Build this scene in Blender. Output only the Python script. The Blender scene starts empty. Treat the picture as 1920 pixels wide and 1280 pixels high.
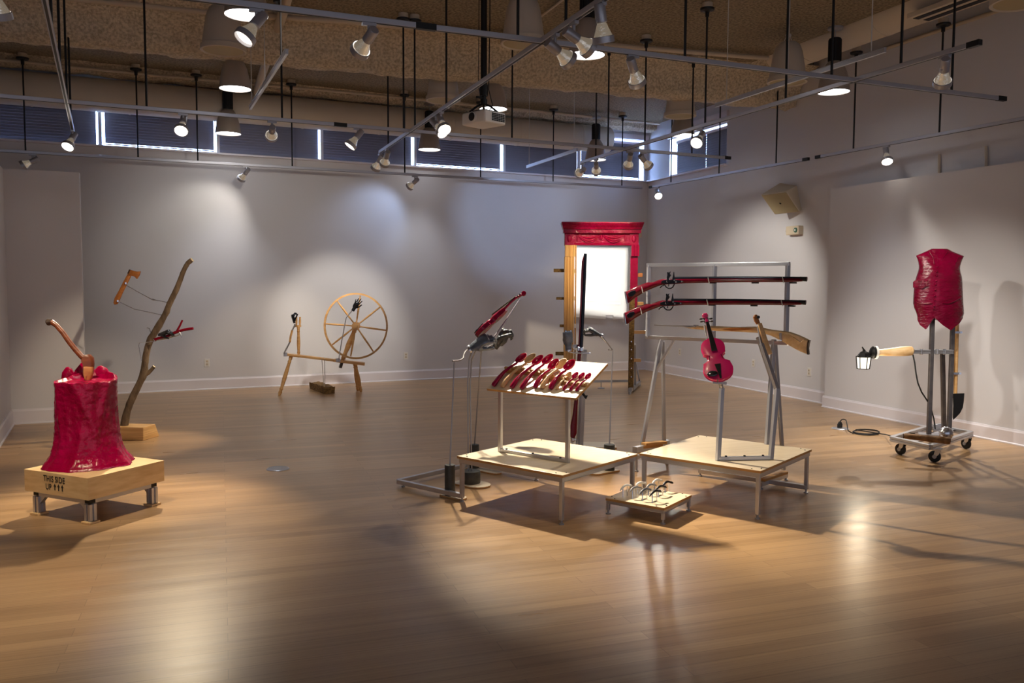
import bpy, bmesh, math, random
from mathutils import Vector, Matrix, noise
random.seed(7)
S = bpy.context.scene
COL = S.collection
PI = math.pi

# ---------------------------------------------------------------- camera
F_PX, YAW, PITCH, ROLL, CAM_H = 1585.13, 0.3610, 0.0681, 0.0044, 1.62
_cy, _sy, _cp, _sp = math.cos(YAW), math.sin(YAW), math.cos(PITCH), math.sin(PITCH)
FWD = Vector((_sy * _cp, _cy * _cp, -_sp))
_r0 = Vector((_cy, -_sy, 0)); _u0 = _r0.cross(FWD)
RGT = math.cos(ROLL) * _r0 + math.sin(ROLL) * _u0
UPV = -math.sin(ROLL) * _r0 + math.cos(ROLL) * _u0
EYE = Vector((0, 0, CAM_H))
cam_data = bpy.data.cameras.new('camera')
cam_data.sensor_width = 36.0
cam_data.lens = F_PX / 1920 * 36.0
cam_data.clip_start = 0.05; cam_data.clip_end = 200
cam = bpy.data.objects.new('camera', cam_data)
COL.objects.link(cam)
m3 = Matrix((RGT, UPV, -FWD)).transposed()
cam.matrix_world = Matrix.Translation(EYE) @ m3.to_4x4()
S.camera = cam

# ---------------------------------------------------------------- world, exposure
S.view_settings.view_transform = 'Standard'
S.view_settings.look = 'None'
S.view_settings.gamma = 1.0
S.view_settings.use_curve_mapping = False
S.view_settings.exposure = 0.42
S.cycles.use_denoising = True
S.cycles.max_bounces = 8
S.cycles.diffuse_bounces = 5
S.cycles.sample_clamp_indirect = 4.0
S.cycles.caustics_reflective = False
S.cycles.caustics_refractive = False
W = bpy.data.worlds.new('world'); S.world = W; W.use_nodes = True
WORLD_COL, WORLD_STR = (0.76, 0.82, 1.0, 1), 0.5
W.node_tree.nodes['Background'].inputs[0].default_value = WORLD_COL
W.node_tree.nodes['Background'].inputs[1].default_value = WORLD_STR

# ---------------------------------------------------------------- measuring: a pixel of the 1920 x 1280 frame becomes a point of the room
def ray(px, py):
    return FWD + RGT * ((px - 960) / F_PX) + UPV * ((640 - py) / F_PX)
def at(px, py, d):
    return EYE + ray(px, py) * d
def fl(px, py, z=0.0):
    r = ray(px, py); return EYE + r * ((z - CAM_H) / r.z)
def onp(px, py, p, n):
    r = ray(px, py); return EYE + r * (n.dot(p - EYE) / n.dot(r))
def row(px, py):  # unit helper
    return ray(px, py)
def up(base, py):
    """height at which the vertical line over base crosses pixel row py"""
    lo, hi = -1.0, 8.0
    for _ in range(50):
        m = (lo + hi) / 2; q = Vector((base.x, base.y, m)) - EYE
        y = 640 - F_PX * q.dot(UPV) / q.dot(FWD)
        if y > py: lo = m
        else: hi = m
    return lo
def V(*a): return Vector(a)
def xy(v, z=0.0): return Vector((v.x, v.y, z))

# ---------------------------------------------------------------- mesh helper
def frame(d, ref=None):
    d = d.normalized()
    if ref is None: ref = V(0, 0, 1) if abs(d.z) < 0.95 else V(1, 0, 0)
    a = ref.cross(d)
    if a.length < 1e-6: a = V(1, 0, 0).cross(d)
    a.normalize(); b = d.cross(a).normalized()
    return a, b
class MB:
    def __init__(s): s.bm = bmesh.new()
    def verts(s, pts): return [s.bm.verts.new(p) for p in pts]
    def face(s, vs):
        try: return s.bm.faces.new(vs)
        except ValueError: return None
    def box(s, c, size, M=None):
        c = Vector(c); x, y, z = [v / 2 for v in size]
        p = [V(i * x, j * y, k * z) for k in (-1, 1) for j in (-1, 1) for i in (-1, 1)]
        p = [(M @ q if M else q) + c for q in p]; v = s.verts(p)
        for f in ((0, 2, 3, 1), (4, 5, 7, 6), (0, 1, 5, 4), (2, 6, 7, 3), (0, 4, 6, 2), (1, 3, 7, 5)): s.face([v[i] for i in f])
        return s
    def beam(s, a, b, w, h, ref=None):
        """square bar from a to b, h along ref"""
        a, b = Vector(a), Vector(b); u, w2 = frame(b - a, ref)
        r = []
        for q in (a, b):
            r.append(s.verts([q + u * (i * w / 2) + w2 * (j * h / 2) for i, j in ((-1, -1), (1, -1), (1, 1), (-1, 1))]))
        for i in range(4): s.face([r[0][i], r[0][(i + 1) % 4], r[1][(i + 1) % 4], r[1][i]])
        s.face(r[0][::-1]); s.face(r[1]); return s
    def tube(s, pts, rad, n=8, sq=1.0, ref=None, cap=True, closed=False):
        pts = [Vector(p) for p in pts]
        if not hasattr(rad, '__len__'): rad = [rad] * len(pts)
        rings = []; u = None
        N = len(pts)
        for i, p in enumerate(pts):
            if closed: d = pts[(i + 1) % N] - pts[i - 1]
            elif i == 0: d = pts[1] - pts[0]
            elif i == N - 1: d = pts[-1] - pts[-2]
            else: d = (pts[i + 1] - p).normalized() + (p - pts[i - 1]).normalized()
            if d.length < 1e-9: d = pts[i] - pts[i - 1]
            d.normalize()
            if u is None: u, w = frame(d, ref)
            else:
                u = (u - d * u.dot(d)); u.normalize(); w = d.cross(u)
            rings.append(s.verts([p + (u * math.cos(2 * PI * k / n) + w * (math.sin(2 * PI * k / n) * sq)) * rad[i] for k in range(n)]))
        R = range(N) if closed else range(N - 1)
        for i in R:
            A, B = rings[i], rings[(i + 1) % N]
            for k in range(n): s.face([A[k], A[(k + 1) % n], B[(k + 1) % n], B[k]])
        if cap and not closed: s.face(rings[0][::-1]); s.face(rings[-1])
        return s
    def cyl(s, a, b, r, n=16, r2=None): return s.tube([a, b], [r, r if r2 is None else r2], n)
    def lathe(s, prof, M=None, n=24, cap=True):
        """prof: (radius, height) pairs about local z"""
        rings = []
        for r, z in prof:
            pts = [V(r * math.cos(2 * PI * k / n), r * math.sin(2 * PI * k / n), z) for k in range(n)]
            rings.append(s.verts([M @ p if M else p for p in pts]))
        for A, B in zip(rings, rings[1:]):
            for k in range(n): s.face([A[k], A[(k + 1) % n], B[(k + 1) % n], B[k]])
        if cap: s.face(rings[0][::-1]); s.face(rings[-1])
        return s
    def slab(s, pts, nrm, th, inset=0.0):
        """outline in a plane, given a thickness th along nrm; inset rounds the two rims"""
        pts = [Vector(p) for p in pts]; n = nrm.normalized(); N = len(pts)
        c = sum(pts, V(0, 0, 0)) / N
        ar = V(0, 0, 0)
        for i in range(N): ar += (pts[i] - c).cross(pts[(i + 1) % N] - c)
        if ar.dot(n) < 0: pts = pts[::-1]
        layers = []
        if inset > 0:
            ins = []
            for i in range(N):
                e0 = (pts[i] - pts[i - 1]).normalized(); e1 = (pts[(i + 1) % N] - pts[i]).normalized()
                m = n.cross(e0) + n.cross(e1)
                k = max(0.4, m.length_squared / 2)
                ins.append(pts[i] + m / k * inset)
            layers = [(ins, -th / 2), (pts, -th / 2 + inset), (pts, th / 2 - inset), (ins, th / 2)]
        else: layers = [(pts, -th / 2), (pts, th / 2)]
        rings = [s.verts([p + n * z for p in P]) for P, z in layers]
        for A, B in zip(rings, rings[1:]):
            for k in range(N): s.face([A[k], A[(k + 1) % N], B[(k + 1) % N], B[k]])
        s.face(rings[0][::-1]); s.face(rings[-1]); return s
    def sphere(s, c, r, n=12, sc=(1, 1, 1), M=None):
        c = Vector(c); prof = []
        for i in range(n // 2 + 1):
            a = -PI / 2 + PI * i / (n // 2); prof.append((max(1e-4, math.cos(a)), math.sin(a)))
        MM = Matrix.Translation(c) @ (M.to_4x4() if M else Matrix.Identity(4)) @ Matrix.Diagonal((r * sc[0], r * sc[1], r * sc[2], 1))
        return s.lathe(prof, MM, n)
    def obj(s, name, mat, parent=None, world=True, smooth=False, bevel=0, seg=2, sub=0, ang=40):
        bm = s.bm
        bmesh.ops.remove_doubles(bm, verts=bm.verts, dist=1e-6)
        bmesh.ops.recalc_face_normals(bm, faces=bm.faces)
        me = bpy.data.meshes.new(name)
        if parent is not None and world:
            inv = world_of(parent).inverted(); bm.transform(inv)
        bm.to_mesh(me); bm.free()
        me.materials.append(mat)
        if smooth:
            for p in me.polygons: p.use_smooth = True
            me.set_sharp_from_angle(angle=math.radians(ang))
        o = bpy.data.objects.new(name, me); COL.objects.link(o)
        if parent is not None: o.parent = parent
        if bevel:
            b = o.modifiers.new('bevel', 'BEVEL'); b.width = bevel; b.segments = seg; b.limit_method = 'ANGLE'; b.angle_limit = math.radians(35)
            b.harden_normals = False
        if sub:
            b = o.modifiers.new('sub', 'SUBSURF'); b.levels = sub; b.render_levels = sub
        return o
def world_of(o):
    m = o.matrix_basis.copy(); p = o.parent
    while p is not None: m = p.matrix_basis @ m; p = p.parent
    return m
def thing(name, label, cat, loc=(0, 0, 0), rz=0.0, group=None):
    o = bpy.data.objects.new(name, None); COL.objects.link(o)
    o.empty_display_size = 0.05
    o.location = loc; o.rotation_euler = (0, 0, rz)
    return tag(o, label, cat, group)
def tag(o, label, cat, group=None):
    o['label'] = label; o['category'] = cat
    if group: o['group'] = group
    return o
def centre(o):
    """put a one-mesh thing's origin at its base"""
    me = o.data; xs = [v.co for v in me.vertices]
    c = sum(xs, V(0, 0, 0)) / len(xs); c.z = min(v.z for v in xs)
    me.transform(Matrix.Translation(-c)); o.location = c; return o
def struct(o): o['kind'] = 'structure'; return o
def dup(root, M=None, label=None, group=None):
    r = root.copy(); COL.objects.link(r)
    if M is not None: r.matrix_basis = M
    if label: r['label'] = label
    if group: r['group'] = group
    for ch in list(root.children):
        c = ch.copy(); COL.objects.link(c); c.parent = r
        for g in list(ch.children):
            d = g.copy(); COL.objects.link(d); d.parent = c
    return r
def basis(x, y, z, loc):
    return Matrix.Translation(loc) @ Matrix((x, y, z)).transposed().to_4x4()

# ---------------------------------------------------------------- materials
def lin(r, g, b):
    f = lambda c: (c / 255 / 12.92) if c / 255 <= 0.04045 else ((c / 255 + 0.055) / 1.055) ** 2.4
    return (f(r), f(g), f(b), 1)
def mat(name, col, rough=0.5, metal=0.0, col2=None, scale=(8, 8, 8), detail=4, bump=0.0, bscale=None, spec=0.5, coat=0.0, sss=0.0, emit=None, estr=0.0, trans=0.0, contrast=(0.3, 0.7), ior=1.45):
    m = bpy.data.materials.new(name); m.use_nodes = True
    nt = m.node_tree; B = nt.nodes['Principled BSDF']; L = nt.links
    B.inputs['Base Color'].default_value = col; B.inputs['Roughness'].default_value = rough; B.inputs['Metallic'].default_value = metal
    B.inputs['Specular IOR Level'].default_value = spec; B.inputs['Coat Weight'].default_value = coat; B.inputs['Coat Roughness'].default_value = 0.08
    B.inputs['IOR'].default_value = ior
    if sss: B.inputs['Subsurface Weight'].default_value = sss; B.inputs['Subsurface Radius'].default_value = (0.06, 0.01, 0.015); B.inputs['Subsurface Scale'].default_value = 0.6
    if trans: B.inputs['Transmission Weight'].default_value = trans
    if emit: B.inputs['Emission Color'].default_value = emit; B.inputs['Emission Strength'].default_value = estr
    if col2 is not None or bump:
        tc = nt.nodes.new('ShaderNodeTexCoord'); mp = nt.nodes.new('ShaderNodeMapping'); nz = nt.nodes.new('ShaderNodeTexNoise')
        mp.inputs['Scale'].default_value = scale; nz.inputs['Scale'].default_value = 1.0; nz.inputs['Detail'].default_value = detail
        L.new(tc.outputs['Object'], mp.inputs['Vector']); L.new(mp.outputs[0], nz.inputs['Vector'])
        if col2 is not None:
            cr = nt.nodes.new('ShaderNodeValToRGB')
            cr.color_ramp.elements[0].position = contrast[0]; cr.color_ramp.elements[1].position = contrast[1]
            cr.color_ramp.elements[0].color = col; cr.color_ramp.elements[1].color = col2
            L.new(nz.outputs['Fac'], cr.inputs[0]); L.new(cr.outputs[0], B.inputs['Base Color'])
        if bump:
            src = nz
            if bscale is not None:
                mp2 = nt.nodes.new('ShaderNodeMapping'); src = nt.nodes.new('ShaderNodeTexNoise')
                mp2.inputs['Scale'].default_value = bscale; src.inputs['Scale'].default_value = 1; src.inputs['Detail'].default_value = detail
                L.new(tc.outputs['Object'], mp2.inputs['Vector']); L.new(mp2.outputs[0], src.inputs['Vector'])
            bp = nt.nodes.new('ShaderNodeBump'); bp.inputs['Strength'].default_value = min(1, bump); bp.inputs['Distance'].default_value = 0.01 * max(1, bump)
            L.new(src.outputs['Fac'], bp.inputs['Height']); L.new(bp.outputs[0], B.inputs['Normal'])
    return m
M = {}
M['wall'] = mat('wall_paint', lin(210, 208, 211), 0.75, bump=0.05, scale=(60, 60, 60))
M['trim'] = mat('trim_paint', lin(222, 217, 222), 0.45)
M['ceiling'] = mat('sprayed_ceiling', lin(112, 99, 80), 0.95, col2=lin(164, 147, 120), scale=(34, 34, 34), detail=6, bump=2.0, bscale=(70, 70, 70), contrast=(0.36, 0.64))  # kept darker than the beams, deck shade put into the colour
M['beam'] = mat('sprayed_beam_lit', lin(178, 162, 136), 0.95, col2=lin(226, 210, 184), scale=(34, 34, 34), detail=6, bump=2.0, bscale=(70, 70, 70), contrast=(0.34, 0.62))  # same sprayed coat as the deck, paler to put lit faces into colour
M['duct'] = mat('painted_duct', lin(206, 194, 176), 0.6, bump=0.05, scale=(3, 3, 3))
M['pipe'] = mat('painted_pipe', lin(196, 180, 158), 0.6)
M['alu'] = mat('brushed_aluminium', lin(192, 192, 197), 0.33, 0.72, bump=0.04, scale=(30, 30, 240))
M['alu_dark'] = mat('grey_aluminium', lin(168, 166, 168), 0.4, 0.6, bump=0.03, scale=(60, 60, 60))
M['steel'] = mat('polished_steel', lin(205, 206, 212), 0.22, 0.9, bump=0.02, scale=(40, 40, 40))
M['rail'] = mat('track_metal', lin(186, 186, 194), 0.35, 0.6, bump=0.02, scale=(40, 40, 40))
M['black'] = mat('black_metal', lin(24, 22, 22), 0.5, 0.2, bump=0.02, scale=(50, 50, 50))
M['rubber'] = mat('black_rubber', lin(20, 20, 22), 0.6, bump=0.03, scale=(90, 90, 90))
M['iron'] = mat('blackened_steel', lin(84, 78, 78), 0.36, 0.6, col2=lin(104, 96, 92), scale=(14, 14, 14), bump=0.05)
M['gunsteel'] = mat('blued_steel', lin(40, 44, 54), 0.28, 0.7, bump=0.03, scale=(40, 40, 40))
M['cylinder'] = mat('dark_cast_weight', lin(62, 62, 58), 0.55, 0.3, col2=lin(78, 77, 72), scale=(20, 20, 20), bump=0.2)
M['red'] = mat('crimson_resin', lin(140, 0, 46), 0.17, col2=lin(166, 0, 66), scale=(9, 9, 6), bump=1.0, bscale=(30, 30, 26), coat=0.0, sss=0.15, spec=.45)
M['red_wood'] = mat('crimson_polished_cast', lin(140, 0, 48), 0.2, col2=lin(158, 0, 62), scale=(3, 20, 20), bump=0.05, coat=0.0, sss=0.1, spec=.45)
M['red_deep'] = mat('deep_red_cast', lin(112, 0, 22), 0.2, col2=lin(128, 2, 30), scale=(3, 20, 20), bump=0.05, coat=0.0, sss=0.1, spec=.45)
M['pink'] = mat('pink_crimson_gloss', lin(200, 16, 92), 0.34, col2=lin(212, 26, 106), scale=(9, 9, 9), bump=0.04, coat=0.2, sss=0.15)
M['vest'] = mat('crimson_rubber', lin(88, 0, 26), 0.2, col2=lin(110, 0, 38), scale=(9, 9, 9), bump=1.1, bscale=(16, 16, 46), coat=0.0, sss=0.1, spec=.45)
M['ply'] = mat('birch_plywood', lin(218, 199, 168), 0.42, col2=lin(230, 213, 184), scale=(3, 30, 8), bump=0.04, coat=0.15)
M['ply_edge'] = mat('plywood_edge', lin(176, 128, 70), 0.6, col2=lin(200, 152, 92), scale=(4, 4, 260), bump=0.05)
M['pine'] = mat('pine_wood', lin(216, 176, 122), 0.5, col2=lin(234, 202, 152), scale=(3, 3, 34), detail=6, bump=0.08)
M['oak'] = mat('amber_wood', lin(204, 150, 88), 0.42, col2=lin(228, 182, 120), scale=(4, 4, 30), bump=0.06, coat=0.2)
M['oak_y'] = mat('golden_striped_wood', lin(206, 148, 76), 0.45, col2=lin(232, 188, 118), scale=(40, 40, 1.5), bump=0.06, coat=0.2)
M['pale_grip'] = mat('pale_turned_wood', lin(208, 166, 112), 0.42, col2=lin(232, 198, 150), scale=(9, 24, 24), bump=0.05, coat=0.2)
M['spoonwood'] = mat('pale_spoon_wood', lin(206, 160, 108), 0.45, col2=lin(226, 186, 134), scale=(8, 8, 60), bump=0.05)
M['axe'] = mat('red_brown_axe_wood', lin(104, 50, 26), 0.4, col2=lin(136, 70, 38), scale=(12, 12, 40), bump=0.06, coat=0.2)
M['axe_end'] = mat('pale_brown_wood', lin(176, 112, 62), 0.45, col2=lin(196, 132, 78), scale=(12, 12, 40), bump=0.06)
M['dark_wood'] = mat('dark_end_wood', lin(58, 40, 30), 0.6, col2=lin(76, 54, 40), scale=(30, 30, 30), bump=0.1)
M['hatchet'] = mat('hatchet_wood', lin(150, 88, 36), 0.42, col2=lin(176, 110, 52), scale=(20, 20, 50), bump=0.06)
M['bark'] = mat('tree_bark', lin(70, 54, 40), 0.85, col2=lin(116, 96, 76), scale=(18, 18, 7), detail=8, bump=1.6, bscale=(40, 40, 14))
M['cutwood'] = mat('fresh_cut_wood', lin(232, 210, 172), 0.6, col2=lin(240, 222, 190), scale=(40, 40, 40))
M['rough_block'] = mat('weathered_block_wood', lin(86, 66, 38), 0.85, col2=lin(160, 124, 70), scale=(24, 24, 40), detail=8, bump=1.5, bscale=(50, 50, 20))
M['hand'] = mat('cast_grey_metal', lin(98, 105, 116), 0.34, 0.5, col2=lin(120, 127, 138), scale=(22, 22, 22), bump=0.4, bscale=(60, 60, 60))
M['hand_dark'] = mat('dark_cast_metal', lin(66, 68, 72), 0.36, 0.6, col2=lin(84, 86, 90), scale=(22, 22, 22), bump=0.4, bscale=(60, 60, 60))
M['hand_black'] = mat('glossy_black_cast', lin(26, 28, 34), 0.25, 0.4, bump=0.2, scale=(40, 40, 40), coat=0.5)
M['white_plastic'] = mat('white_plastic', lin(226, 222, 216), 0.4, bump=0.02, scale=(50, 50, 50))
M['beige_plastic'] = mat('beige_plastic', lin(214, 200, 176), 0.5, bump=0.02, scale=(50, 50, 50))
M['grille'] = mat('speaker_grille', lin(176, 162, 128), 0.7, bump=0.4, scale=(300, 300, 300))
M['speaker'] = mat('beige_pendant_shell', lin(196, 184, 168), 0.6, bump=0.03, scale=(30, 30, 30))
M['bell'] = mat('painted_bell_shade', lin(170, 158, 146), 0.45, 0.2, bump=0.03, scale=(30, 30, 30))
M['diffuser'] = mat('lit_diffuser', lin(245, 245, 255), 0.4, emit=(0.94, 0.96, 1.0, 1), estr=7.0)
M['lens'] = mat('lit_lamp_lens', lin(250, 245, 235), 0.3, emit=(1.0, 0.9, 0.74, 1), estr=14.0)
M['lens_dim'] = mat('dim_lamp_lens', lin(230, 228, 225), 0.3, emit=(1.0, 0.92, 0.8, 1), estr=1.6)
M['reflector'] = mat('mirrored_lamp_glass', lin(225, 220, 210), 0.12, 0.8, bump=0.6, scale=(50, 50, 50), emit=(1.0, .84, .62, 1), estr=.10)
M['socket'] = mat('grey_lamp_socket', lin(168, 166, 172), 0.38, 0.5, bump=0.02, scale=(50, 50, 50))
M['blue_tape'] = mat('blue_tape', lin(60, 90, 170), 0.5)
M['door_white'] = mat('white_door_paint', lin(246, 244, 238), 0.4)
M['hanger'] = mat('pale_cord', lin(200, 196, 190), 0.5)
M['stencil'] = mat('black_stencil_paint', lin(30, 26, 24), 0.7)
M['white_cast'] = mat('white_cast', lin(236, 232, 226), 0.4, bump=0.1, scale=(40, 40, 40))
M['grey_cast'] = mat('grey_cast', lin(140, 138, 140), 0.4, bump=0.1, scale=(40, 40, 40))
M['black_cast'] = mat('black_cast', lin(34, 30, 30), 0.4, bump=0.1, scale=(40, 40, 40))
M['screw'] = mat('black_screw', lin(25, 24, 24), 0.5, 0.5)
M['green_led'] = mat('green_lens', lin(70, 110, 90), 0.2)
M['sky_glow'] = mat('daylight_gap', lin(200, 215, 255), 0.5, emit=(0.40, 0.60, 1.0, 1), estr=20.0)
M['blind'] = None
# ================================================================ THE ROOM
def floor_material():
    m = bpy.data.materials.new('bamboo_plank_floor'); m.use_nodes = True
    nt = m.node_tree; L = nt.links; B = nt.nodes['Principled BSDF']; N = nt.nodes.new
    tc = N('ShaderNodeTexCoord'); mp = N('ShaderNodeMapping'); mp.inputs['Rotation'].default_value = (0, 0, 0.03)
    L.new(tc.outputs['Object'], mp.inputs['Vector'])
    br = N('ShaderNodeTexBrick'); br.offset = 0.37; br.offset_frequency = 2; br.squash = 1
    br.inputs['Scale'].default_value = 1.0; br.inputs['Brick Width'].default_value = 1.83; br.inputs['Row Height'].default_value = 0.096
    br.inputs['Mortar Size'].default_value = 0.0012; br.inputs['Mortar Smooth'].default_value = 0.1; br.inputs['Bias'].default_value = 0
    br.inputs['Color1'].default_value = (0.0, 0, 0, 1); br.inputs['Color2'].default_value = (1, 1, 1, 1); br.inputs['Mortar'].default_value = (0.5, 0.5, 0.5, 1)
    L.new(mp.outputs[0], br.inputs['Vector'])
    gp = N('ShaderNodeMapping'); gp.inputs['Scale'].default_value = (0.35, 60, 1); L.new(mp.outputs[0], gp.inputs['Vector'])
    gn = N('ShaderNodeTexNoise'); gn.inputs['Scale'].default_value = 1; gn.inputs['Detail'].default_value = 3; L.new(gp.outputs[0], gn.inputs['Vector'])
    gp2 = N('ShaderNodeMapping'); gp2.inputs['Scale'].default_value = (1.2, 9, 1); L.new(mp.outputs[0], gp2.inputs['Vector'])
    gn2 = N('ShaderNodeTexNoise'); gn2.inputs['Scale'].default_value = 1; gn2.inputs['Detail'].default_value = 3; L.new(gp2.outputs[0], gn2.inputs['Vector'])
    a = N('ShaderNodeMath'); a.operation = 'MULTIPLY'; a.inputs[1].default_value = 0.22; L.new(br.outputs['Color'], a.inputs[0])
    b = N('ShaderNodeMath'); b.operation = 'MULTIPLY_ADD'; b.inputs[1].default_value = 0.42; L.new(gn.outputs['Fac'], b.inputs[0]); L.new(a.outputs[0], b.inputs[2])
    c = N('ShaderNodeMath'); c.operation = 'MULTIPLY_ADD'; c.inputs[1].default_value = 0.26; L.new(gn2.outputs['Fac'], c.inputs[0]); L.new(b.outputs[0], c.inputs[2])
    cr = N('ShaderNodeValToRGB'); e = cr.color_ramp.elements
    e[0].position = 0.22; e[0].color = lin(148, 115, 79); e[1].position = 0.78; e[1].color = lin(202, 164, 120)
    L.new(c.outputs[0], cr.inputs[0])
    mx = N('ShaderNodeMix'); mx.data_type = 'RGBA'; mx.inputs['B'].default_value = lin(78, 56, 38)
    fm = N('ShaderNodeMath'); fm.operation = 'MULTIPLY'; fm.inputs[1].default_value = 0.55
    L.new(br.outputs['Fac'], fm.inputs[0]); L.new(fm.outputs[0], mx.inputs['Factor']); L.new(cr.outputs[0], mx.inputs['A'])
    L.new(mx.outputs['Result'], B.inputs['Base Color'])
    rg = N('ShaderNodeMapRange'); rg.inputs['To Min'].default_value = 0.24; rg.inputs['To Max'].default_value = 0.36
    L.new(gn2.outputs['Fac'], rg.inputs['Value']); L.new(rg.outputs['Result'], B.inputs['Roughness'])
    bp = N('ShaderNodeBump'); bp.inputs['Strength'].default_value = 0.12; bp.inputs['Distance'].default_value = 0.004
    L.new(gn2.outputs['Fac'], bp.inputs['Height']); L.new(bp.outputs[0], B.inputs['Normal'])
    B.inputs['Specular IOR Level'].default_value = 0.42
    return m
M['floor'] = floor_material()

PHI = 0.0763
BE = V(math.cos(PHI), math.sin(PHI), 0)         # along the back wall
BN = V(math.sin(PHI), -math.cos(PHI), 0)        # out of the back wall into the room
B0 = V(0, 13.4908 / math.cos(PHI), 0)
def bw(t, z=0.0, off=0.0): return B0 + BE * t + BN * off + V(0, 0, z)
XR, XP, Y_PANEL, Z_PANEL = 8.051, 7.847, 8.995, 2.876
DECK, SILL, HEAD, CORNER_T = 5.0, 3.55, 4.30, 8.074
X_L, Y_B = -6.5, -3.5

mb = MB(); mb.box(((X_L + 9) / 2, 6, -0.05), (9 - X_L, 20, 0.1)); struct(mb.obj('floor', M['floor']))
LOW = 4.56                                        # sprayed deck; it steps up over the duct along the side wall
X_STEP, Y_STEP = 7.0, 9.62
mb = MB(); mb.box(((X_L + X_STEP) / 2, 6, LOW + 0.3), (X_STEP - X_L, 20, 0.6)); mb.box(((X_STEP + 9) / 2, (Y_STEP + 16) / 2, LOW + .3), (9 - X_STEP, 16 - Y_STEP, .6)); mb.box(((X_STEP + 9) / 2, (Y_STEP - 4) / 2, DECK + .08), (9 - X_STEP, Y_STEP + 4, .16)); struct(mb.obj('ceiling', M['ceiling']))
def deck(q): return DECK if (q.x > X_STEP and q.y < Y_STEP) else LOW

def wall_slab(mb, t0, t1, z0, z1, th=0.28):
    for_ = [bw(t0, z0), bw(t1, z0), bw(t1, z0, -th), bw(t0, z0, -th)]
    lo = mb.verts(for_); hi = mb.verts([p + V(0, 0, z1 - z0) for p in for_])
    for i in range(4): mb.face([lo[i], lo[(i + 1) % 4], hi[(i + 1) % 4], hi[i]])
    mb.face(lo[::-1]); mb.face(hi)
# back wall with its row of clerestory openings
openings = [(-2.75, -1.205), (-1.165, 0.385), (0.425, 1.94), (1.98, 3.48), (3.52, 5.095), (5.135, 6.585), (6.63, 7.99)]
mb = MB(); wall_slab(mb, X_L, CORNER_T, 0, SILL); wall_slab(mb, X_L, CORNER_T, HEAD, DECK)
prev = X_L
for a, b in openings:
    wall_slab(mb, prev, a, SILL, HEAD); prev = b
wall_slab(mb, prev, CORNER_T, SILL, HEAD)
struct(mb.obj('wall_back', M['wall']))
# right wall with one opening near the corner
RW0, RW1 = 11.63, 13.36
Ycor = bw(CORNER_T).y
mb = MB()
mb.box((XR + 0.14, (Ycor + 0.3 + Y_B) / 2, SILL / 2), (0.28, Ycor + 0.3 - Y_B, SILL))
mb.box((XR + 0.14, (Ycor + 0.3 + Y_B) / 2, (4.2 + DECK) / 2), (0.28, Ycor + 0.3 - Y_B, DECK - 4.2))
mb.box((XR + 0.14, (Y_B + RW0) / 2, (SILL + 4.2) / 2), (0.28, RW0 - Y_B, 4.2 - SILL))
mb.box((XR + 0.14, (RW1 + Ycor + 0.3) / 2, (SILL + 4.2) / 2), (0.28, Ycor + 0.3 - RW1, 4.2 - SILL))
struct(mb.obj('wall_right', M['wall']))
mb = MB(); mb.box(((XR + XP) / 2, (Y_PANEL + Y_B) / 2, Z_PANEL / 2), (XR - XP, Y_PANEL - Y_B, Z_PANEL)); struct(mb.obj('wall_right_panel', M['wall']))
mb = MB(); mb.box((X_L - 0.1, 5, DECK / 2), (0.2, 17, DECK)); struct(mb.obj('wall_left', M['wall']))
# low partition that folds round the near left corner
LA, LB, LC = V(-1.195, 10.955, 0), V(-1.95, 10.915, 0), V(-1.66, 7.6, 0)
def partition(name, a, b, th, side):
    mb = MB(); d = (b - a).normalized(); n = V(-d.y, d.x, 0) * side
    q = [a, b, b + n * th, a + n * th]; lo = mb.verts(q); hi = mb.verts([p + V(0, 0, Z_PANEL) for p in q])
    for i in range(4): mb.face([lo[i], lo[(i + 1) % 4], hi[(i + 1) % 4], hi[i]])
    mb.face(lo[::-1]); mb.face(hi); return struct(mb.obj(name, M['wall']))
partition('wall_left_panel', LA, LB, 0.2, -1)
partition('wall_left_return', LB, LC, 0.2, -1)

def baseboard(name, a, b, n, h=0.172, shoe=True):
    """skirting from a to b along a wall whose room side is n"""
    mb = MB(); d = (b - a)
    prof = [(0, 0), (0.03, 0), (0.03, 0.012), (0.017, 0.02), (0.017, h - 0.025), (0.011, h - 0.012), (0.008, h), (0, h)]
    r0 = mb.verts([a + n * x + V(0, 0, z) for x, z in prof]); r1 = mb.verts([b + n * x + V(0, 0, z) for x, z in prof])
    k = len(prof)
    for i in range(k): mb.face([r0[i], r0[(i + 1) % k], r1[(i + 1) % k], r1[i]])
    mb.face(r0[::-1]); mb.face(r1)
    return struct(mb.obj(name, M['trim']))
baseboard('baseboard_back', bw(X_L), bw(CORNER_T), BN)
baseboard('baseboard_right', V(XR, Y_PANEL, 0), V(XR, Ycor, 0), V(-1, 0, 0))
baseboard('baseboard_right_panel', V(XP, Y_B, 0), V(XP, Y_PANEL + 0.02, 0), V(-1, 0, 0), 0.155)
d = (LB - LA).normalized(); baseboard('baseboard_left_panel', LA, LB, V(-d.y, d.x, 0))
d = (LC - LB).normalized(); baseboard('baseboard_left_return', LB, LC, V(-d.y, d.x, 0))

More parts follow.
